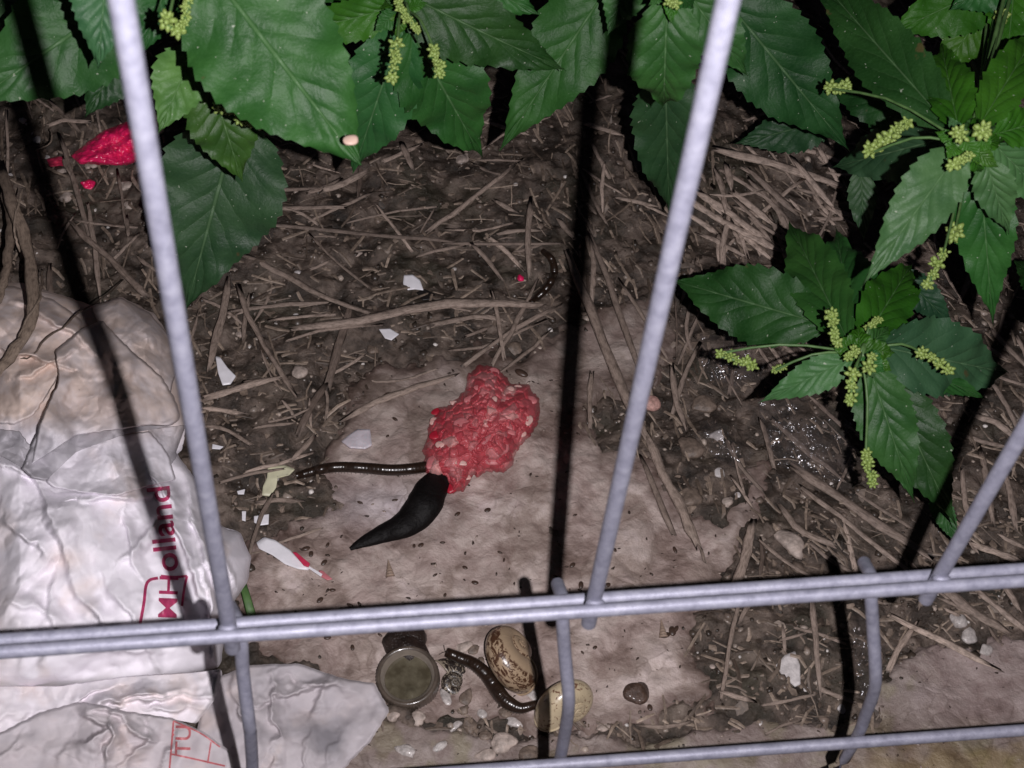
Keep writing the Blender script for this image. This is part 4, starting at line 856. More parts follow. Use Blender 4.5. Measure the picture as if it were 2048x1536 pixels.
plant((1932, 288), .255, 'largest weed at the right with pale serrated leaves around a yellow-green crown', [
    ((1912, 268), (1622, -60), 152, .24, .22, DK, dict(p=LA, teeth=18, fold=.2, arch=.06)),
    ((1918, 262), (1882, 88), 88, .25, .225, BG, dict(p=OV, teeth=10)),
    ((1952, 262), (2078, 60), 110, .25, .235, BG, dict(p=LA, teeth=12)),
    ((1932, 285), (1722, 575), 142, .255, .215, LT, dict(p=LA, teeth=13, fold=.15, arch=.08)),
    ((1958, 315), (1986, 650), 138, .225, .16, MD, dict(p=LA, teeth=13, fold=.2)),
    ((1968, 310), (2018, 470), 92, .245, .215, LT, dict(p=LA, teeth=9, fold=.3)),
    ((1985, 285), (2100, 400), 120, .24, .21, LT, dict(p=LA)),
    ((1985, 270), (2110, 235), 90, .245, .24, BG, dict(p=LA)),
    ((1895, 275), (1665, 335), 118, .16, .11, BL, dict(p=OV, teeth=11)),
    ((1880, 235), (1640, 165), 110, .13, .11, DK, dict(p=OV)),
    ((2000, -35), (1772, 70), 130, .20, .18, BG, dict(p=OV)),
    ((1975, 10), (1880, 150), 100, .18, .15, BG, dict(p=OV)),
    ((2030, -40), (2012, 140), 100, .21, .19, BG, dict(p=OV)),
    ((1930, 105), (1996, 158), 50, .09, .07, GY, dict(p=OV)),
    ((1722, 335), (1728, 482), 54, .12, .09, GY, dict(p=OV, teeth=7)),
    ((1945, 270), (1985, 300), 46, .262, .26, BG, dict(p=OV, teeth=5)),
    ((1915, 290), (1895, 318), 40, .262, .26, BG, dict(p=OV, teeth=5)),
    ((1925, 275), (1960, 325), 40, .262, .258, BG, dict(p=OV, teeth=5)),
    ((2020, -60), (1900, 20), 110, .22, .2, MD, dict(p=OV)),
    ], [((1742, 305), (1812, 245), .235, 15), ((1662, 177), (1692, 173), .225, 13), ((1918, 268), (1920, 270), .275, 15, 0), ((1964, 262), (1962, 264), .275, 16, 0), ((1905, 330), (1938, 312), .27, 14, 0),
        ((1910, 462), (1904, 472), .20, 16, 0), ((1886, 508), (1856, 568), .19, 15, 0), ((2004, 34), (2006, 36), .21, 14, 0)], young=11)
plant((1722, 706), .165, 'spreading weed at the lower right with flower spikes on every side', [
    ((1660, 652), (1342, 560), 150, .135, .115, DK, dict(p=(.8, 1.35), teeth=15, fold=.12, arch=.05)),
    ((1700, 690), (1578, 442), 132, .155, .105, MD, dict(p=LA, teeth=14, fold=.2)),
    ((1712, 688), (1672, 460), 120, .14, .10, MD, dict(p=OV, teeth=12)),
    ((1726, 686), (1822, 530), 100, .15, .12, BG, dict(p=OV, teeth=10)),
    ((1745, 690), (2012, 745), 150, .145, .11, GY, dict(p=(.7, 1.2), teeth=15, arch=.07)),
    ((1745, 712), (1975, 800), 84, .135, .115, MD, dict(p=LA, teeth=12, roll=.3)),
    ((1735, 722), (1828, 1004), 136, .15, .105, MD, dict(p=LA, teeth=15, fold=.22)),
    ((1765, 740), (1912, 1052), 150, .13, .08, DK, dict(p=LA, teeth=15, fold=.15)),
    ((1712, 712), (1516, 806), 84, .165, .14, LT, dict(p=LA, teeth=11)),
    ((1795, 540), (1908, 655), 66, .07, .05, BL, dict(p=OV)),
    ((1720, 700), (1660, 690), 50, .17, .17, BG, dict(p=OV, teeth=6)),
    ((1725, 700), (1790, 705), 46, .172, .17, BG, dict(p=OV, teeth=6)),
    ((1725, 710), (1770, 745), 46, .172, .17, MD, dict(p=OV, teeth=6)),
    ((1722, 705), (1715, 650), 46, .172, .17, BG, dict(p=OV, teeth=6)),
    ((1868, 985), (1916, 1090), 44, .05, .04, MD, dict(p=OV)),
    ], [((1662, 630), (1676, 684), .19, 13, 0), ((1440, 708), (1505, 734), .155, 12, 0), ((1548, 741), (1566, 734), .155, 8, 0), ((1740, 712), (1738, 736), .185, 13, 0), ((1698, 712), (1712, 700), .185, 12, 0),
        ((1706, 750), (1702, 795), .185, 13, 0), ((1845, 706), (1893, 738), .165, 12, 0), ((1732, 905), (1744, 965), .14, 12, 0), ((1735, 655), (1758, 640), .17, 8, 0)], young=12)
plant((2130, 620), .12, 'low weed at the right edge seen only by its leaf tips', [
    ((2130, 600), (2030, 520), 70, .12, .1, DK, dict(p=OV)),
    ((490, 1150), (505, 1240), 0.1, .004, .004, DK) if False else ((2140, 610), (2050, 640), 60, .12, .1, DK, dict(p=OV)),
    ], [])
# a lone grass blade beside the bag
v, f = tube_arr(smooth_path([onground(480, 1150, .002), onground(492, 1190, .006), onground(505, 1238, .003)], 12), np.linspace(.0016, .0022, 12), 8, flat=.25)
o = link('grass_blade', mesh_mixed('grass_blade', v, f), STEM); tag(o, 'short green blade between the bag and the slab above the wires', 'grass blade')
o = piece('pink_petal', 702, 280, 12, m_plain('petal', (.60, .42, .34), .5, .1), 'tiny pinkish seed resting on the tip of the largest leaf', 'seed', 2, .6, 1.2, .9, False); o.location = Vector(G(702, 281, .285)); o.scale = (.72, .72, .72)

# dried vine hanging at the left edge
def vine(pts, w, tone, z, label):
    P = [G(x, y, h) for (x, y), h in zip(pts, z)]; c = np.mean(P, axis=0); v, f, uv = straw_mesh([p-c for p in P], w*.000263*.85, int(pts[0][0])+3, seg=18)
    me = mesh_mixed('vine', v, f); l = me.uv_layers.new(name='uv'); li = np.zeros(len(me.loops), np.int32); me.loops.foreach_get('vertex_index', li); l.data.foreach_set('uv', uv[li].astype(np.float32).ravel())
    o = link('dried_vine', me, STRAW); o.location = c; k = np.array([.10, .072, .055])*(1-tone)+np.array([.5, .40, .32])*tone; o.color = (*k, 1); tag(o, label, 'dried stem', 'dried stems at the left edge')
vine([(0, 330), (22, 400), (50, 480), (66, 560), (62, 640), (30, 700), (-20, 760)], 28, .48, [.03, .05, .05, .055, .06, .06, .06], 'thick dried stem curving over the top of the bag')
vine([(-5, 600), (12, 540), (20, 460), (8, 380)], 22, .38, [.05, .05, .045, .03], 'dark dried stem along the left edge of the picture')
vine([(42, 716), (62, 712), (92, 680), (130, 650), (165, 622), (205, 598), (245, 560)], 5, .12, [.05, .052, .056, .056, .052, .04, .02], 'thin dark rootlet looping over the beige top of the bag')
vine([(30, 700), (52, 640), (78, 600), (85, 560), (82, 540)], 7, .5, [.058, .062, .062, .05, .04], 'thin pale rootlet beside the thick dried stem')
vine([(45, 378), (32, 430), (30, 470), (40, 500)], 6, .85, [.05, .055, .055, .05], 'fine pale curl of root above the bag')
vine([(72, 300), (98, 288), (104, 270), (100, 258)], 5, .9, [.02, .022, .02, .015], 'fine white curl of root beside the white pebbles')

# ------------------------------------------------------------------ bag
bag = empty('plastic_bag', tuple(G(150, 1100, 0))); tag(bag, 'crumpled dirty white plastic bag with red print at the left', 'plastic bag')
BAG_OUT = [(-90, 560), (40, 565), (130, 592), (185, 612), (240, 592), (310, 628), (350, 690), (362, 790), (372, 850), (352, 905), (392, 960), (425, 1040), (455, 1058), (480, 1062), (503, 1115), (496, 1165), (470, 1200), (452, 1260), (440, 1335), (300, 1368), (150, 1385), (-90, 1400)]
RIDGES = [((-60, 905), (70, 960), 26, .006), ((60, 940), (150, 1150), 46, .007), ((150, 1150), (235, 1330), 40, .006), ((300, 935), (345, 1010), 20, .005), ((345, 1000), (425, 1260), 24, .006), ((375, 975), (450, 1230), 16, .005), ((400, 1090), (425, 1320), 12, .004),
          ((0, 1010), (95, 1110), 34, .006), ((330, 1040), (250, 1130), 30, .005), ((120, 1140), (95, 1320), 36, .005), ((160, 995), (330, 985), 34, .007), ((215, 1160), (330, 1350), 30, .005), ((20, 600), (190, 700), 30, .007), ((-20, 680), (140, 740), 26, .006), ((30, 760), (150, 700), 24, .005),
          ((440, 1070), (470, 1190), 12, .004), ((170, 1310), (330, 1300), 24, .005), ((0, 1200), (120, 1240), 30, .004), ((255, 1020), (285, 1160), 26, .004)]
def folds(px, py, R_, k=1.0):
    h = np.zeros(px.shape)
    for (p0, p1, w, a) in R_:
        ex_, ey_ = p1[0]-p0[0], p1[1]-p0[1]; t = np.clip(((px-p0[0])*ex_+(py-p0[1])*ey_)/(ex_*ex_+ey_*ey_), 0, 1)
        qx = px-p0[0]; qy = py-p0[1]; dd = np.hypot(qx-t*ex_, qy-t*ey_); sd = (qx*ey_-qy*ex_)/math.hypot(ex_, ey_)
        fall = np.where(sd > 0, np.maximum(0, 1-dd/w)**1.3, sstep(0, 1, 1-dd/(w*.22+3))); h = h + a*k*fall*np.sin(np.pi*np.clip(t, .04, .96))**.6
    return h
def hbag(px, py):
    d = sdf(px, py, BAG_OUT); e = np.clip(d/130, 0, 1); h = .006 + .040*np.sqrt(e)*(1-.0*e)
    h = h*(.75+.5*fbm(px/150, py/150, 201, 3))
    wx = (fbm(px/70, py/70, 205)-.5)*60; wy = (fbm(px/70, py/70, 206)-.5)*60
    c1 = fbm((px+wx)/120, (py+wy)/120, 210, 3, True); h = h + (c1-.5)*.022*sstep(0, 40, d)
    h = h + folds(px + wx*.8, py + wy*.8, RIDGES, 1.05)
    return h
def bagdirt(px, py):
    return np.clip(sstep(930, 820, py + (fbm(px/80, py/80, 301)-.5)*160)*.85 + sstep(.58, .8, fbm(px/90, py/90, 305))*.35 + .4*np.exp(-((px-130)/40)**2-((py-1118)/22)**2) + .35*sstep(60, -40, px)*sstep(1080, 1200, py), 0, 1)
crumpled('bag_body', BAG_OUT, .0, .006, FILM, scale=70, seed=220, parent=bag, rings=120, n=420, dirt=bagdirt, zf=hbag)
flaps = [
 ('film_flap', [(-80, 566), (30, 572), (110, 600), (165, 640), (160, 700), (118, 752), (70, 830), (30, 850), (-80, 838)], .006, .020, 105, 402, .15),
 ('film_flap', [(182, 612), (240, 594), (300, 626), (344, 680), (354, 740), (340, 790), (306, 765), (262, 702), (200, 655)], .0075, .017, 60, 403, .35),
 ('film_flap', [(-80, 850), (40, 862), (70, 905), (46, 936), (-10, 905), (-80, 890)], .006, .006, 60, 406, .55),
 ('film_flap', [(44, 936), (70, 870), (130, 820), (170, 840), (215, 862), (300, 850), (345, 852), (250, 868), (150, 905), (105, 945), (92, 962), (62, 956)], .013, .010, 70, 407, .8),
 ('film_flap', [(78, 850), (118, 760), (110, 700), (160, 660), (205, 640), (262, 700), (322, 752), (352, 800), (362, 838), (342, 852), (300, 850), (215, 862), (150, 872), (100, 905), (62, 930)], .017, .020, 95, 401, .35),
 ('film_flap', [(92, 962), (112, 922), (150, 890), (215, 872), (300, 862), (336, 905), (352, 960), (300, 972), (232, 992), (160, 985), (105, 975)], .006, .013, 95, 404, .05),
 ('film_flap', [(295, 858), (345, 852), (372, 850), (366, 895), (342, 930), (318, 900)], .004, .006, 30, 405, .5),
]
for nm, pts, b, a, sc, sd, gr in flaps: crumpled(nm, pts, b, a, FILM, scale=sc, seed=sd, parent=bag, rings=60, n=260, dirt=bagdirt, zf=hbag, grey=gr, hem=.0035)
LOBE = [((650, 1345), (590, 1560), 36, .008), ((560, 1335), (530, 1560), 30, .006), ((600, 1352), (760, 1410), 34, .008), ((700, 1400), (655, 1540), 30, .007), ((470, 1345), (500, 1540), 30, .006), ((520, 1400), (640, 1360), 26, .006)]
SHEET = [((165, 1410), (250, 1560), 50, .009), ((250, 1428), (120, 1530), 44, .008), ((80, 1430), (-20, 1530), 40, .007), ((180, 1420), (310, 1470), 30, .007), ((300, 1440), (230, 1560), 36, .006), ((360, 1450), (330, 1560), 30, .005)]
STRIP = [((-60, 1440), (230, 1372), 30, .006), ((60, 1462), (440, 1350), 34, .009), ((230, 1425), (430, 1372), 26, .008), ((300, 1425), (400, 1410), 18, .005)]
def hflat(b0, R_=()):
    def fn_(px, py):
        p0 = Garr(px.ravel(), py.ravel(), np.full(px.size, b0)); return np.full(px.shape, b0) + (fbm(px/120, py/120, 77)-.5)*.008 + folds(px + (fbm(px/70, py/70, 78)-.5)*90, py + (fbm(px/70, py/70, 79)-.5)*90, R_, .75)*(.25+1.1*sstep(.35, .65, fbm(px/90, py/90, 83)))
    return fn_
lowdirt = lambda px, py: np.clip(.12 + .5*sstep(.55, .75, fbm(px/60, py/60, 333)) * 0.6, 0, 1)
crumpled('film_strip', [(-90, 1372), (120, 1372), (260, 1352), (380, 1345), (446, 1338), (430, 1400), (392, 1448), (360, 1440), (300, 1428), (180, 1440), (60, 1468), (-90, 1478)], .006, .016, FILM, scale=75, seed=411, parent=bag, rings=60, n=300, dirt=lowdirt, zf=hflat(.022, STRIP), grey=.1, hem=.003)
crumpled('film_lobe', [(418, 1362), (500, 1330), (600, 1327), (690, 1358), (748, 1366), (780, 1420), (742, 1482), (690, 1535), (620, 1620), (410, 1620), (385, 1500), (400, 1430)], .003, .022, FILM2, scale=100, seed=421, parent=bag, rings=60, n=300, dirt=lowdirt, zf=hflat(.008, LOBE), grey=lambda x, y: .3 + .9*np.exp(-((x-650)/45)**2-((y-1480)/40)**2), hem=.002)
botm = crumpled('film_sheet', [(-90, 1500), (10, 1462), (80, 1425), (165, 1402), (250, 1422), (345, 1436), (405, 1462), (462, 1502), (480, 1620), (-90, 1620)], .008, .016, FILM2, scale=90, seed=431, parent=bag, rings=60, n=300, dirt=lowdirt, zf=hflat(.030, SHEET), grey=.2, hem=.003)
# print, draped on the film
def draped_text(txt, size_px, origin, along, parent, m, zf, lift, name='lettering', bold=.0):
    cu = bpy.data.curves.new(name, 'FONT'); cu.body = txt; cu.size = 1.0; cu.offset = bold; cu.resolution_u = 4; o = bpy.data.objects.new(name, cu); COL.objects.link(o)
    dg = bpy.context.evaluated_depsgraph_get(); dg.update(); me = bpy.data.meshes.new_from_object(o.evaluated_get(dg)); bpy.data.objects.remove(o)
    import bmesh
    bm = bmesh.new(); bm.from_mesh(me); bmesh.ops.triangulate(bm, faces=bm.faces[:])
    for _ in range(3): bmesh.ops.subdivide_edges(bm, edges=[e for e in bm.edges if e.calc_length() > .09], cuts=1, use_grid_fill=False); bmesh.ops.triangulate(bm, faces=bm.faces[:])
    ax = np.array(along, float); ax /= np.linalg.norm(ax); up = np.array([ax[1], -ax[0]])            # up of the letters in the picture
    V = np.array([v.co[:2] for v in bm.verts]); px = origin[0] + V[:, 0]*size_px[0]*ax[0] + V[:, 1]*size_px[1]*up[0]; py = origin[1] + V[:, 0]*size_px[0]*ax[1] + V[:, 1]*size_px[1]*up[1]
    z = zf(px, py) + lift; P = Garr(px, py, z); loc = P.mean(0)
    for v, p in zip(bm.verts, P-loc): v.co = p
    bm.to_mesh(me); bm.free(); me.materials.clear(); o = link(name, me, m); o.location = loc; keep(o, bag); return o
def zbody(px, py):
    wx = (fbm(px/60, py/60, 225)-.5)*40; wy = (fbm(px/60, py/60, 226)-.5)*40
    return hbag(px, py) + .00432*(fbm((px+wx)/70, (py+wy)/70, 220, 3, True)-.35)
def zbot(px, py):
    wx = (fbm(px/60, py/60, 436)-.5)*40; wy = (fbm(px/60, py/60, 437)-.5)*40
    return hflat(.030, SHEET)(px, py) + .008 + .01152*(fbm((px+wx)/90, (py+wy)/90, 431, 3, True)-.35)
draped_text('MH', (60, 54), (353, 1240), (.04, -1), bag, PRINT, zbody, .0007, bold=.006)
draped_text('olland', (72, 66), (357, 1142), (-.11, -1), bag, PRINT, zbody, .0007, bold=.012)
draped_text('TÜ', (48, 44), (380, 1512), (.03, -1), bag, PRINT2, zbot, .0007, bold=.008)
def print_line(pts, w_px, m, zf, name='printed_line'):
    p = smooth_path([(x, y, 0) for x, y in pts], 60)[:, :2]; t = np.gradient(p, axis=0); t /= np.linalg.norm(t, axis=1)[:, None]; n = np.stack([t[:, 1], -t[:, 0]], -1)
    q = np.stack([p - n*w_px/2, p, p + n*w_px/2], 1); px, py = q[..., 0].ravel(), q[..., 1].ravel(); P = Garr(px, py, zf(px, py)+.0006); loc = P.mean(0)
    o = link(name, mesh(name, P-loc, gridf(60, 3)), m); o.location = loc; keep(o, bag)
print_line([(316, 1156), (300, 1160), (292, 1172), (288, 1205), (280, 1250)], 6, PRINT, zbody)
print_line([(374, 1152), (368, 1180), (364, 1212)], 5, PRINT, zbody); print_line([(322, 1152), (350, 1154), (374, 1152)], 5, PRINT, zbody)
print_line([(347, 1442), (344, 1480), (338, 1550)], 3.5, PRINT2, zbot); print_line([(342, 1508), (380, 1516), (450, 1532)], 3.5, PRINT2, zbot); print_line([(422, 1484), (416, 1522), (416, 1524)], 3, PRINT2, zbot)
print_line([(347, 1442), (400, 1466), (440, 1494)], 3, PRINT2, zbot)

# clear crumpled film on the right
crumpled('clear_film', [(1395, 842), (1430, 838), (1470, 868), (1512, 905), (1490, 932), (1450, 940), (1420, 905)], .004, .012, CLEAR, 'small clear plastic scrap in the puddle glinting beside the white pebbles', 'plastic film', 60, 501, n=160, rings=40)
crumpled('clear_film', [(1515, 800), (1580, 790), (1660, 810), (1705, 850), (1708, 940), (1680, 965), (1620, 945), (1560, 935), (1530, 880)], .006, .015, CLEAR, 'larger clear crumpled plastic film under the lower right weed', 'plastic film', 70, 502, n=200, rings=50)
crumpled('clear_film', [(1400, 668), (1450, 670), (1500, 690), (1520, 740), (1480, 775), (1420, 760), (1390, 710)], .004, .010, CLEAR, 'clear plastic film under the left flower spike', 'plastic film', 60, 503, n=160, rings=40)
crumpled('clear_film', [(1700, 1225), (1760, 1230), (1772, 1300), (1760, 1380), (1720, 1400), (1705, 1320)], .006, .014, CLEAR, 'clear plastic strip behind the right bent wire', 'plastic film', 50, 504, n=160, rings=40)

# ------------------------------------------------------------------ meat
MEATP = [(930, 778), (934, 748), (958, 731), (1000, 736), (1022, 766), (1062, 772), (1080, 800), (1078, 842), (1064, 872), (1040, 898), (1022, 932), (1006, 946), (970, 947), (945, 955), (926, 986), (906, 990), (900, 972), (886, 958), (850, 948), (845, 900), (856, 850), (876, 818), (902, 806)]
def meat():
    r_ = np.random.default_rng(5); n, rings = 420, 120; P = np.array(MEATP, float); seg = np.linalg.norm(np.roll(P, -1, 0)-P, axis=1); cum = np.concatenate([[0], np.cumsum(seg)]); Q = []
    for t in np.linspace(0, cum[-1], n, endpoint=False):
        i = min(np.searchsorted(cum, t, 'right')-1, len(P)-1); a = (t-cum[i])/seg[i]; Q.append(P[i]*(1-a)+P[(i+1) % len(P)]*a)
    Q = np.array(Q)
    for _ in range(6): Q = (np.roll(Q, 1, 0)+2*Q+np.roll(Q, -1, 0))/4
    c = np.array([962, 860.]); dq = Q-c; dq /= np.linalg.norm(dq, axis=1)[:, None]; Q = Q + dq*((fbm(Q[:, 0]/11, Q[:, 1]/11, 19, 3)-.5)*17)[:, None]; r = np.linspace(0, 1, rings)[:, None, None]
    rr = np.sin(r*math.pi/2); q = c + (Q[None]-c)*rr; px, py = q[..., 0], q[..., 1]
    d = np.maximum(sdf(px, py, [tuple(x) for x in Q]), 0); base = .018*np.clip(d/52, 0, 1)**.55
    sx_ = r_.uniform(835, 1090, 330); sy_ = r_.uniform(720, 1000, 330); el = r_.uniform(0, math.pi, 330); ecc = r_.uniform(1, 1.9, 330); hh = r_.uniform(-.5, 1, 330); kind = r_.random(330); siz = r_.uniform(.7, 1.25, 330)
    best = np.full(px.shape, 1e9); sec = np.full(px.shape, 1e9); idx = np.zeros(px.shape, int)
    wx = px + (fbm(px/9, py/9, 5)-.5)*8; wy = py + (fbm(px/9, py/9, 6)-.5)*8
    for k in range(330):
        dx, dy = wx-sx_[k], wy-sy_[k]; ce, se = math.cos(el[k]), math.sin(el[k]); u = (dx*ce+dy*se)/ecc[k]/siz[k]; v = (-dx*se+dy*ce)*1.15/siz[k]; dd = np.hypot(u, v)
        nb = dd < best; sec = np.where(nb, best, np.minimum(sec, dd)); idx = np.where(nb, k, idx); best = np.where(nb, dd, best)
    cell = np.clip((sec-best)/7, 0, 1); bumpy = np.sin(np.clip(cell, 0, 1)*math.pi/2)*.0015 + hh[idx]*.0006*sstep(0, .35, cell)
    z0 = np.array([onground(962, 860)[2]])[0]
    z = z0 - .001 + base + bumpy*np.clip(d/8, 0, 1) + (fbm(px/40, py/40, 8)-.5)*.004*np.clip(d/20, 0, 1)
    pal = {0: (.46, .052, .072), 1: (.55, .11, .128), 2: (.60, .24, .245), 3: (.72, .43, .40), 4: (.50, .012, .045)}
    kk = np.where(kind < .42, 0, np.where(kind < .80, 1, np.where(kind < .95, 2, 3))); kk[(kind > .985)] = 3
    redspot = (np.hypot(sx_-878, sy_-828) < 12) | (np.hypot(sx_-876, sy_-872) < 11); kk[redspot] = 4
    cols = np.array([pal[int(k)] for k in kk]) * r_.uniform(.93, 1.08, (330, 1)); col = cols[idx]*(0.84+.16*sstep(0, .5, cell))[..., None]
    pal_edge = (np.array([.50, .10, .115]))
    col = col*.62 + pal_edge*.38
    v = Garr(px.ravel(), py.ravel(), z.ravel()); loc = onground(962, 860)
    m = m_tint('raw_mince', .42, .4, .3, 300, .15, .0004, coat=.16)
    e = empty('minced_meat', tuple(loc)); tag(e, 'lump of raw pink minced meat on the slab', 'meat')
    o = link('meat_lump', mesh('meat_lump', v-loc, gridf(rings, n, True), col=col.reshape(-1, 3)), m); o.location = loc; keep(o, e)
    FATM = m_plain('fat', (.66, .40, .36), .45, .1, 200, sss=.3); REDM = m_plain('red_bit', (.42, .015, .035), .4, .3, 200, coat=.1); PKM = m_plain('pink_bit', (.52, .16, .17), .5, .2, 200, sss=.2)
    def zat(x, y):
        k = np.argmin((px-x)**2+(py-y)**2); return z.ravel()[k]
    for k, (x, y, s, e_, rot, mm, nm) in enumerate([(1058, 840, 10, 1.4, 1.4, FATM, 'fat_grain'), (884, 890, 11, 1.4, .2, FATM, 'fat_grain'), (1020, 780, 10, 1.1, 0, FATM, 'fat_grain'), (985, 746, 14, 1.2, .4, PKM, 'meat_grain'), (868, 843, 11, 1.2, .8, FATM, 'fat_grain'),
        (1045, 868, 9, 1.3, .8, FATM, 'fat_grain'), (1037, 774, 7, 1.5, -.4, FATM, 'fat_grain'), (908, 938, 8, 2.2, .1, PKM, 'meat_grain'), (920, 925, 7, 2.4, -.1, FATM, 'fat_grain'), (897, 925, 7, 1.8, 1.2, PKM, 'meat_grain'), (1015, 850, 8, 2, -.8, PKM, 'meat_grain'), (1020, 862, 8, 2.4, -.4, PKM, 'meat_grain'),
        (925, 848, 15, 1.5, .3, PKM, 'meat_grain'), (875, 826, 13, 1.2, .6, REDM, 'meat_grain'), (874, 870, 14, 1.4, .5, REDM, 'meat_grain'), (908, 806, 7, 1.6, 0, FATM, 'fat_grain'), (988, 800, 7, 1.5, 1.2, FATM, 'fat_grain'), (1007, 798, 8, 1.5, 1, PKM, 'meat_grain'), (940, 800, 12, 1.4, .5, PKM, 'meat_grain'),
        (1005, 900, 11, 2, 1.2, PKM, 'meat_grain'), (972, 880, 9, 1.8, 1.1, PKM, 'meat_grain'), (950, 870, 7, 1.5, 1.4, PKM, 'meat_grain'), (935, 955, 7, 1.2, 0, FATM, 'fat_grain'), (905, 975, 13, 1.3, 1.2, REDM, 'meat_grain'), (985, 920, 14, 1.5, .2, PKM, 'meat_grain'), (955, 776, 8, 1.3, .2, PKM, 'meat_grain'), (1062, 800, 12, 1.3, -.3, PKM, 'meat_grain'), (865, 925, 14, 1.5, 1.3, PKM, 'meat_grain')]):
        bv, bf = blob(200+k, 3, .25, .7, e_); r0 = s*.000263*.78; g = link(nm, mesh(nm, bv*r0*[1, 1, .7], bf), mm); g.location = G(x, y, zat(x, y)-r0*.42); g.rotation_euler = (0, 0, rot); keep(g, e)
meat()

# ------------------------------------------------------------------ slug
def swept(pts_px, widths, flat, z_extra=0, n=60, m=22, ringf=None, path3=None):
    p = smooth_path([(x, y, 0) for x, y in pts_px], n); w = np.interp(np.linspace(0, 1, n), np.linspace(0, 1, len(widths)), widths)*.000263/2
    P = []
    for i, (x, y, _) in enumerate(p):
        q = onground(x, y); P.append(q)
    P = np.array(P); P[:, 2] = np.convolve(np.pad(P[:, 2], 4, 'edge'), np.ones(9)/9, 'valid') + w*flat*.8 + z_extra
    P = np.array([G(p[i, 0], p[i, 1], P[i, 2]) for i in range(n)])
    if ringf is not None: w = w*ringf(np.linspace(0, 1, n))
    return P, w
slug = empty('slug', tuple(onground(800, 1050))); tag(slug, 'black slug on the slab reaching into the meat', 'slug')
P, w = swept([(700, 1098), (725, 1085), (770, 1066), (815, 1046), (845, 1015), (862, 982), (882, 958), (902, 944)], [7, 19, 34, 49, 63, 67, 58, 48, 34], .62, n=110)
v, f = tube_arr(P, w, 40, flat=.66)
rv = np.random.default_rng(3); mm_ = len(P)*40
tt = np.repeat(np.arange(len(P)), 40); aa = np.tile(np.arange(40), len(P)); gro = np.sin(aa*1.9 + np.sin(tt*.35)*1.2)*np.sin(tt*.55+aa*.6)*.00012
cen = np.repeat(P, 40, 0); dv = v[:mm_]-cen; v[:mm_] += dv/(np.linalg.norm(dv, axis=1)[:, None]+1e-9)*gro[:, None]
SLUGM = m_plain('slug_black', (.0035, .0025, .0025), .58, .4, 300, .6, .0012, spec=.2)
o = link('body', mesh_mixed('slug_body', v-np.array(slug.location), f), SLUGM); o.location = slug.location; keep(o, slug)
# mantle: a low saddle over the front third
P2, w2 = P[62:96], w[62:96]*np.sin(np.linspace(.12, math.pi-.12, 34))**.35*1.01; P2 = P2+[0, 0, .0006]
v, f = tube_arr(P2, w2, 28, flat=.68); o = link('mantle', mesh_mixed('mantle', v-np.array(slug.location), f), SLUGM); o.location = slug.location; keep(o, slug)
# ------------------------------------------------------------------ millipedes
MIL = m_plain('millipede_shell', (.020, .011, .007), .3, .4, 500, .15, spec=.5, coat=.3)
def millipede(pts, wd_, label, rings_n, z=0.0003, head_first=True):
    root = empty('millipede', tuple(onground(*pts[len(pts)//2]))); tag(root, label, 'millipede', 'millipedes')
    n = rings_n*5; P, w = swept(pts, wd_, 1.0, z, n=n); loc = np.array(root.location)
    ph = (np.arange(n) % 5)/5; w = w*(1 - .025*(ph < .19) + .008*(ph > .5)); v, f = tube_arr(P, w, 16); o = link('body', mesh_mixed('millipede_body', v-loc, f), MIL); o.location = root.location; keep(o, root)
    T = np.gradient(P, axis=0); T /= np.linalg.norm(T, axis=1)[:, None]; S = np.cross(T, [0, 0, 1.0])
    vs, fs, off_ = [], [], 0
    for i in range(4, n-3, 5):
        for s_ in (-1, 1):
            a = P[i]+S[i]*w[i]*.35*s_-[0, 0, w[i]*.75]; b = a+S[i]*w[i]*.42*s_+T[i]*w[i]*.15; c = b - [0, 0, w[i]*.15] + S[i]*w[i]*.04*s_
            vv, ff = tube_arr([a, b, c], w[i]*.05, 4, caps=False); vs.append(vv); fs.append(ff+off_); off_ += len(vv)
    o = link('legs', mesh('legs', np.vstack(vs)-loc, np.vstack(fs)), MIL); o.location = root.location; keep(o, root); o['kind'] = 'stuff'
    i = 0 if head_first else -1; d = -T[0] if head_first else T[-1]
    for s_ in (-1, 1):
        b = P[i]+d*w[4]*.2; vv, ff = tube_arr([b, b+d*w[4]*.5+S[i]*s_*w[4]*.5, b+d*w[4]*.9+S[i]*s_*w[4]*1.1], w[4]*.07, 5)
        o = link('antenna', mesh_mixed('antenna', vv-loc, ff), MIL); o.location = root.location; keep(o, root)
millipede([(592, 952), (615, 946), (645, 938), (680, 934), (730, 936), (780, 940), (820, 938), (862, 932)], [13, 17, 19, 20, 21, 22, 22, 22, 22], 'shiny brown millipede stretching from the litter to the meat', 46)
millipede([(893, 1304), (920, 1316), (948, 1328), (975, 1352), (995, 1382), (1012, 1402), (1040, 1416), (1068, 1410), (1092, 1402)], [17, 21, 22, 24, 26, 26, 24, 18, 15, 13], 'black millipede winding between the bottle cap and the snail shells', 48, .0012)
millipede([(1086, 502), (1104, 520), (1108, 548), (1092, 578), (1062, 606)], [12, 16, 17, 16, 14], 'dark curled millipede beside the middle fence shadow', 30, .001)

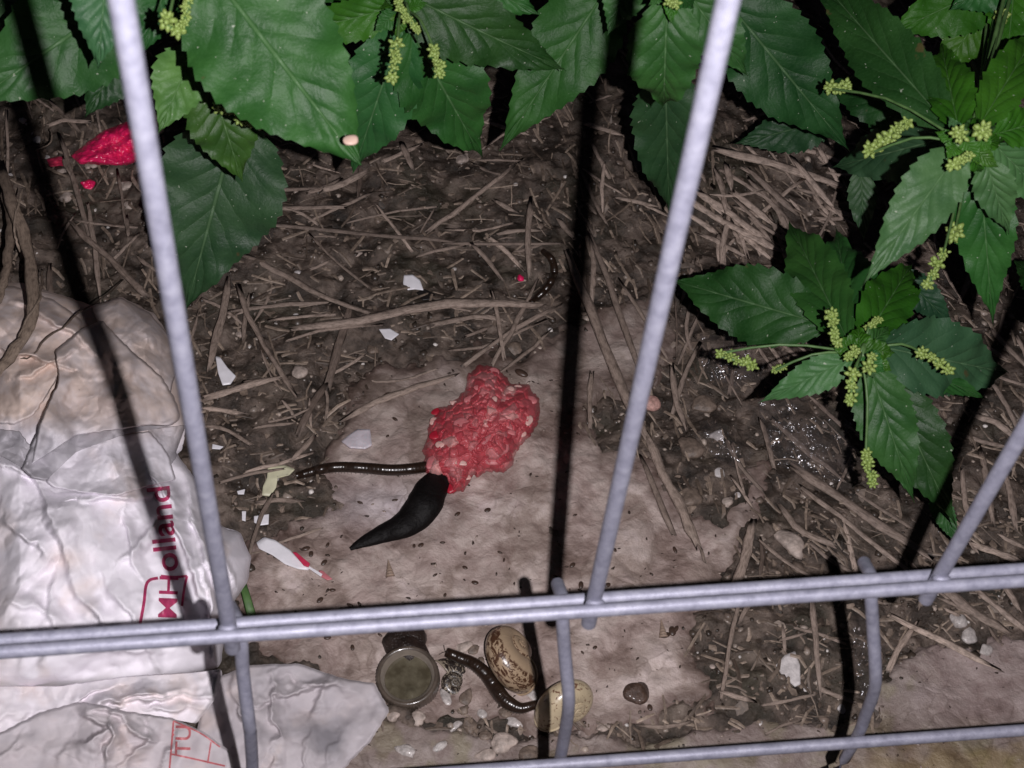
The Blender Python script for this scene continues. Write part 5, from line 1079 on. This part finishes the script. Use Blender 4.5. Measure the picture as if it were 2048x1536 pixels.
# ------------------------------------------------------------------ bottle cap
cap = empty('bottle_cap', tuple(onground(818, 1366, -.001))); tag(cap, 'round ribbed bottle cap lying open side up and full of murky water', 'bottle cap')
cap.rotation_euler = (math.radians(7), math.radians(-4), 0)
CAPM = m_plain('cap_plastic', (.085, .066, .052), .28, .35, 160, .4, coat=.4); CAPI = m_plain('cap_inner', (.19, .16, .13), .35, .2, 160, .3, coat=.3)
Ro = .0142; nn = 180; ks = np.arange(nn)/nn*2*math.pi; kn = 1+.022*(np.arange(nn) % 3 == 0)
prof_o = [(.90, 0, 0), (.98, .0006, 1), (1.0, .002, 1), (1.0, .0092, 1), (.985, .0102, .4), (.955, .0106, 0), (.90, .0106, 0), (.86, .0102, 0)]
V = []
for r, z, kf in prof_o: rad = Ro*r*(1+(kn-1)*kf); V.append(np.stack([np.cos(ks)*rad, np.sin(ks)*rad, np.full(nn, z)], -1))
o = link('ribbed_skirt', mesh('skirt', np.array(V).reshape(-1, 3), gridf(len(V), nn, True), smooth=False), CAPM, cap)
V = []
for r, z in [(.865, .0102), (.85, .0097), (.77, .0092), (.755, .004), (.70, .0036), (.69, .0028), (.4, .0026), (.001, .0026)]: V.append(np.stack([np.cos(ks)*Ro*r, np.sin(ks)*Ro*r, np.full(nn, z)], -1))
o = link('inner_rim', mesh('inner', np.array(V).reshape(-1, 3), gridf(len(V), nn, True)), CAPI, cap)
sw_ = NT('murky_water'); sw_.base(sw_.ramp(sw_.noise(160, 4), [(.35, (.06, .05, .032)), (.65, (.12, .105, .072))])); sw_.set(Roughness=.07); sw_.p.inputs['Specular IOR Level'].default_value = .6; sw_.bump(sw_.noise(90, 2), .5, .001)
V = []
for r in np.linspace(.75, .001, 20): V.append(np.stack([np.cos(ks)*Ro*r, np.sin(ks)*Ro*r, .0058+.0006*np.sin(ks*2+r*6)*r + .0012*np.exp(-(((np.cos(ks)*r-.15)**2+(np.sin(ks)*r+.45)**2)/.03))], -1))
o = link('murky_water', mesh('water', np.array(V).reshape(-1, 3), gridf(20, nn, True)), sw_.m, cap)

# ------------------------------------------------------------------ snail shells
def shell_mesh(turns=3.3, nseg=300, m=48):
    th = np.linspace(0, turns*2*math.pi, nseg); g = np.exp(.145*(th-th[-1])); rc = .52*g; rt = .50*g; zc = -.55*(g) 
    V, UV = [], []
    ph = np.arange(m+1)/m*2*math.pi
    for i in range(nseg):
        e = np.array([math.cos(th[i]), math.sin(th[i]), 0]); c = e*rc[i] + np.array([0, 0, zc[i]])
        V.append(c + rt[i]*(np.cos(ph)[:, None]*e + .92*np.sin(ph)[:, None]*np.array([0, 0, 1.0]))); UV.append(np.stack([ph/(2*math.pi), np.full(m+1, th[i]/(2*math.pi))], -1))
    return np.array(V).reshape(-1, 3), gridf(nseg, m+1), np.array(UV).reshape(-1, 2)
def m_shell(name, base_, dark, dens, band):
    s = NT(name); uv = s.n('ShaderNodeTexCoord').outputs['UV']; sp_ = s.n('ShaderNodeSeparateXYZ'); s.l(uv, sp_.inputs[0])
    mp = s.n('ShaderNodeMapping'); mp.inputs['Scale'].default_value = (16, 22, 1); s.l(uv, mp.inputs[0]); n = s.noise(1.0, 5, .6, mp.outputs[0], 1.6)
    mp2 = s.n('ShaderNodeMapping'); mp2.inputs['Scale'].default_value = (1.5, 60, 1); s.l(uv, mp2.inputs[0]); g = s.noise(1, 3, .5, mp2.outputs[0])
    bandm = s.ramp(sp_.outputs[0], band); mott = s.ramp(n, [(dens-.03, (0, 0, 0)), (dens+.02, (1, 1, 1))])
    col = s.mix(s.math('MULTIPLY', g, .35), base_, tuple(x*.6 for x in base_)); col = s.mix(s.math('MULTIPLY', mott, bandm), col, dark)
    s.base(col); s.set(Roughness=.32); s.p.inputs['Coat Weight'].default_value = .3; s.p.inputs['Coat Roughness'].default_value = .2; s.bump(s.math('ADD', g, s.math('MULTIPLY', n, .2)), .35, .0006); return s.m
SV, SF, SUV = shell_mesh()
def snail(x, y, r_px, rot, m, label, dz=.5, sq=1.0):
    r = r_px*.000263; root = empty('snail_shell', tuple(onground(x, y, r*dz))); tag(root, label, 'snail shell', None); root.rotation_euler = rot
    o = link('whorls', mesh('whorls', SV*r*np.array([1, 1, sq]), SF, uv=SUV), m, root)
    ph = np.arange(48)/48*2*math.pi; e = np.array([math.cos(3.3*2*math.pi), math.sin(3.3*2*math.pi), 0]); c = e*.52+np.array([0, 0, -.55]); P_ = np.array([c + .5*(math.cos(p)*e + .92*math.sin(p)*np.array([0, 0, 1.0])) for p in np.append(ph, ph[0])])
    v, f = tube_arr(P_*r*np.array([1, 1, sq]), r*.035, 8, caps=False, up=e); o = link('lip', mesh('lip', v, f), m, root)
    return root
bandA = [(0, (.9, .9, .9)), (.10, (1, 1, 1)), (.2, (.15, .15, .15)), (.3, (.05, .05, .05))]
M1 = m_shell('shell_mottled', (.40, .29, .19), (.075, .034, .018), .50, [(0.0, (1, 1, 1)), (.13, (1, 1, 1)), (.155, (0, 0, 0)), (.88, (0, 0, 0)), (.91, (1, 1, 1))])
M2 = m_shell('shell_cream', (.55, .45, .30), (.16, .08, .05), .60, [(0.0, (1, 1, 1)), (.4, (1, 1, 1)), (.5, (.3, .3, .3)), (1, (1, 1, 1))])
M3 = m_shell('shell_dark', (.30, .25, .19), (.02, .014, .012), .46, [(0, (1, 1, 1)), (1, (1, 1, 1))])
snail(1046, 1283, 74, (math.radians(8), math.radians(-46), math.radians(-160)), M1, 'large snail shell with a mottled brown band and cream stripes', .75)
snail(1160, 1426, 66, (0, math.radians(-72), math.radians(130)), M2, 'cream snail shell with faint brown dashes behind the fence wire', .6)
snail(912, 1362, 52, (math.radians(15), math.radians(10), math.radians(30)), M3, 'small dark snail shell sunk in mud beside the bottle cap', .15)
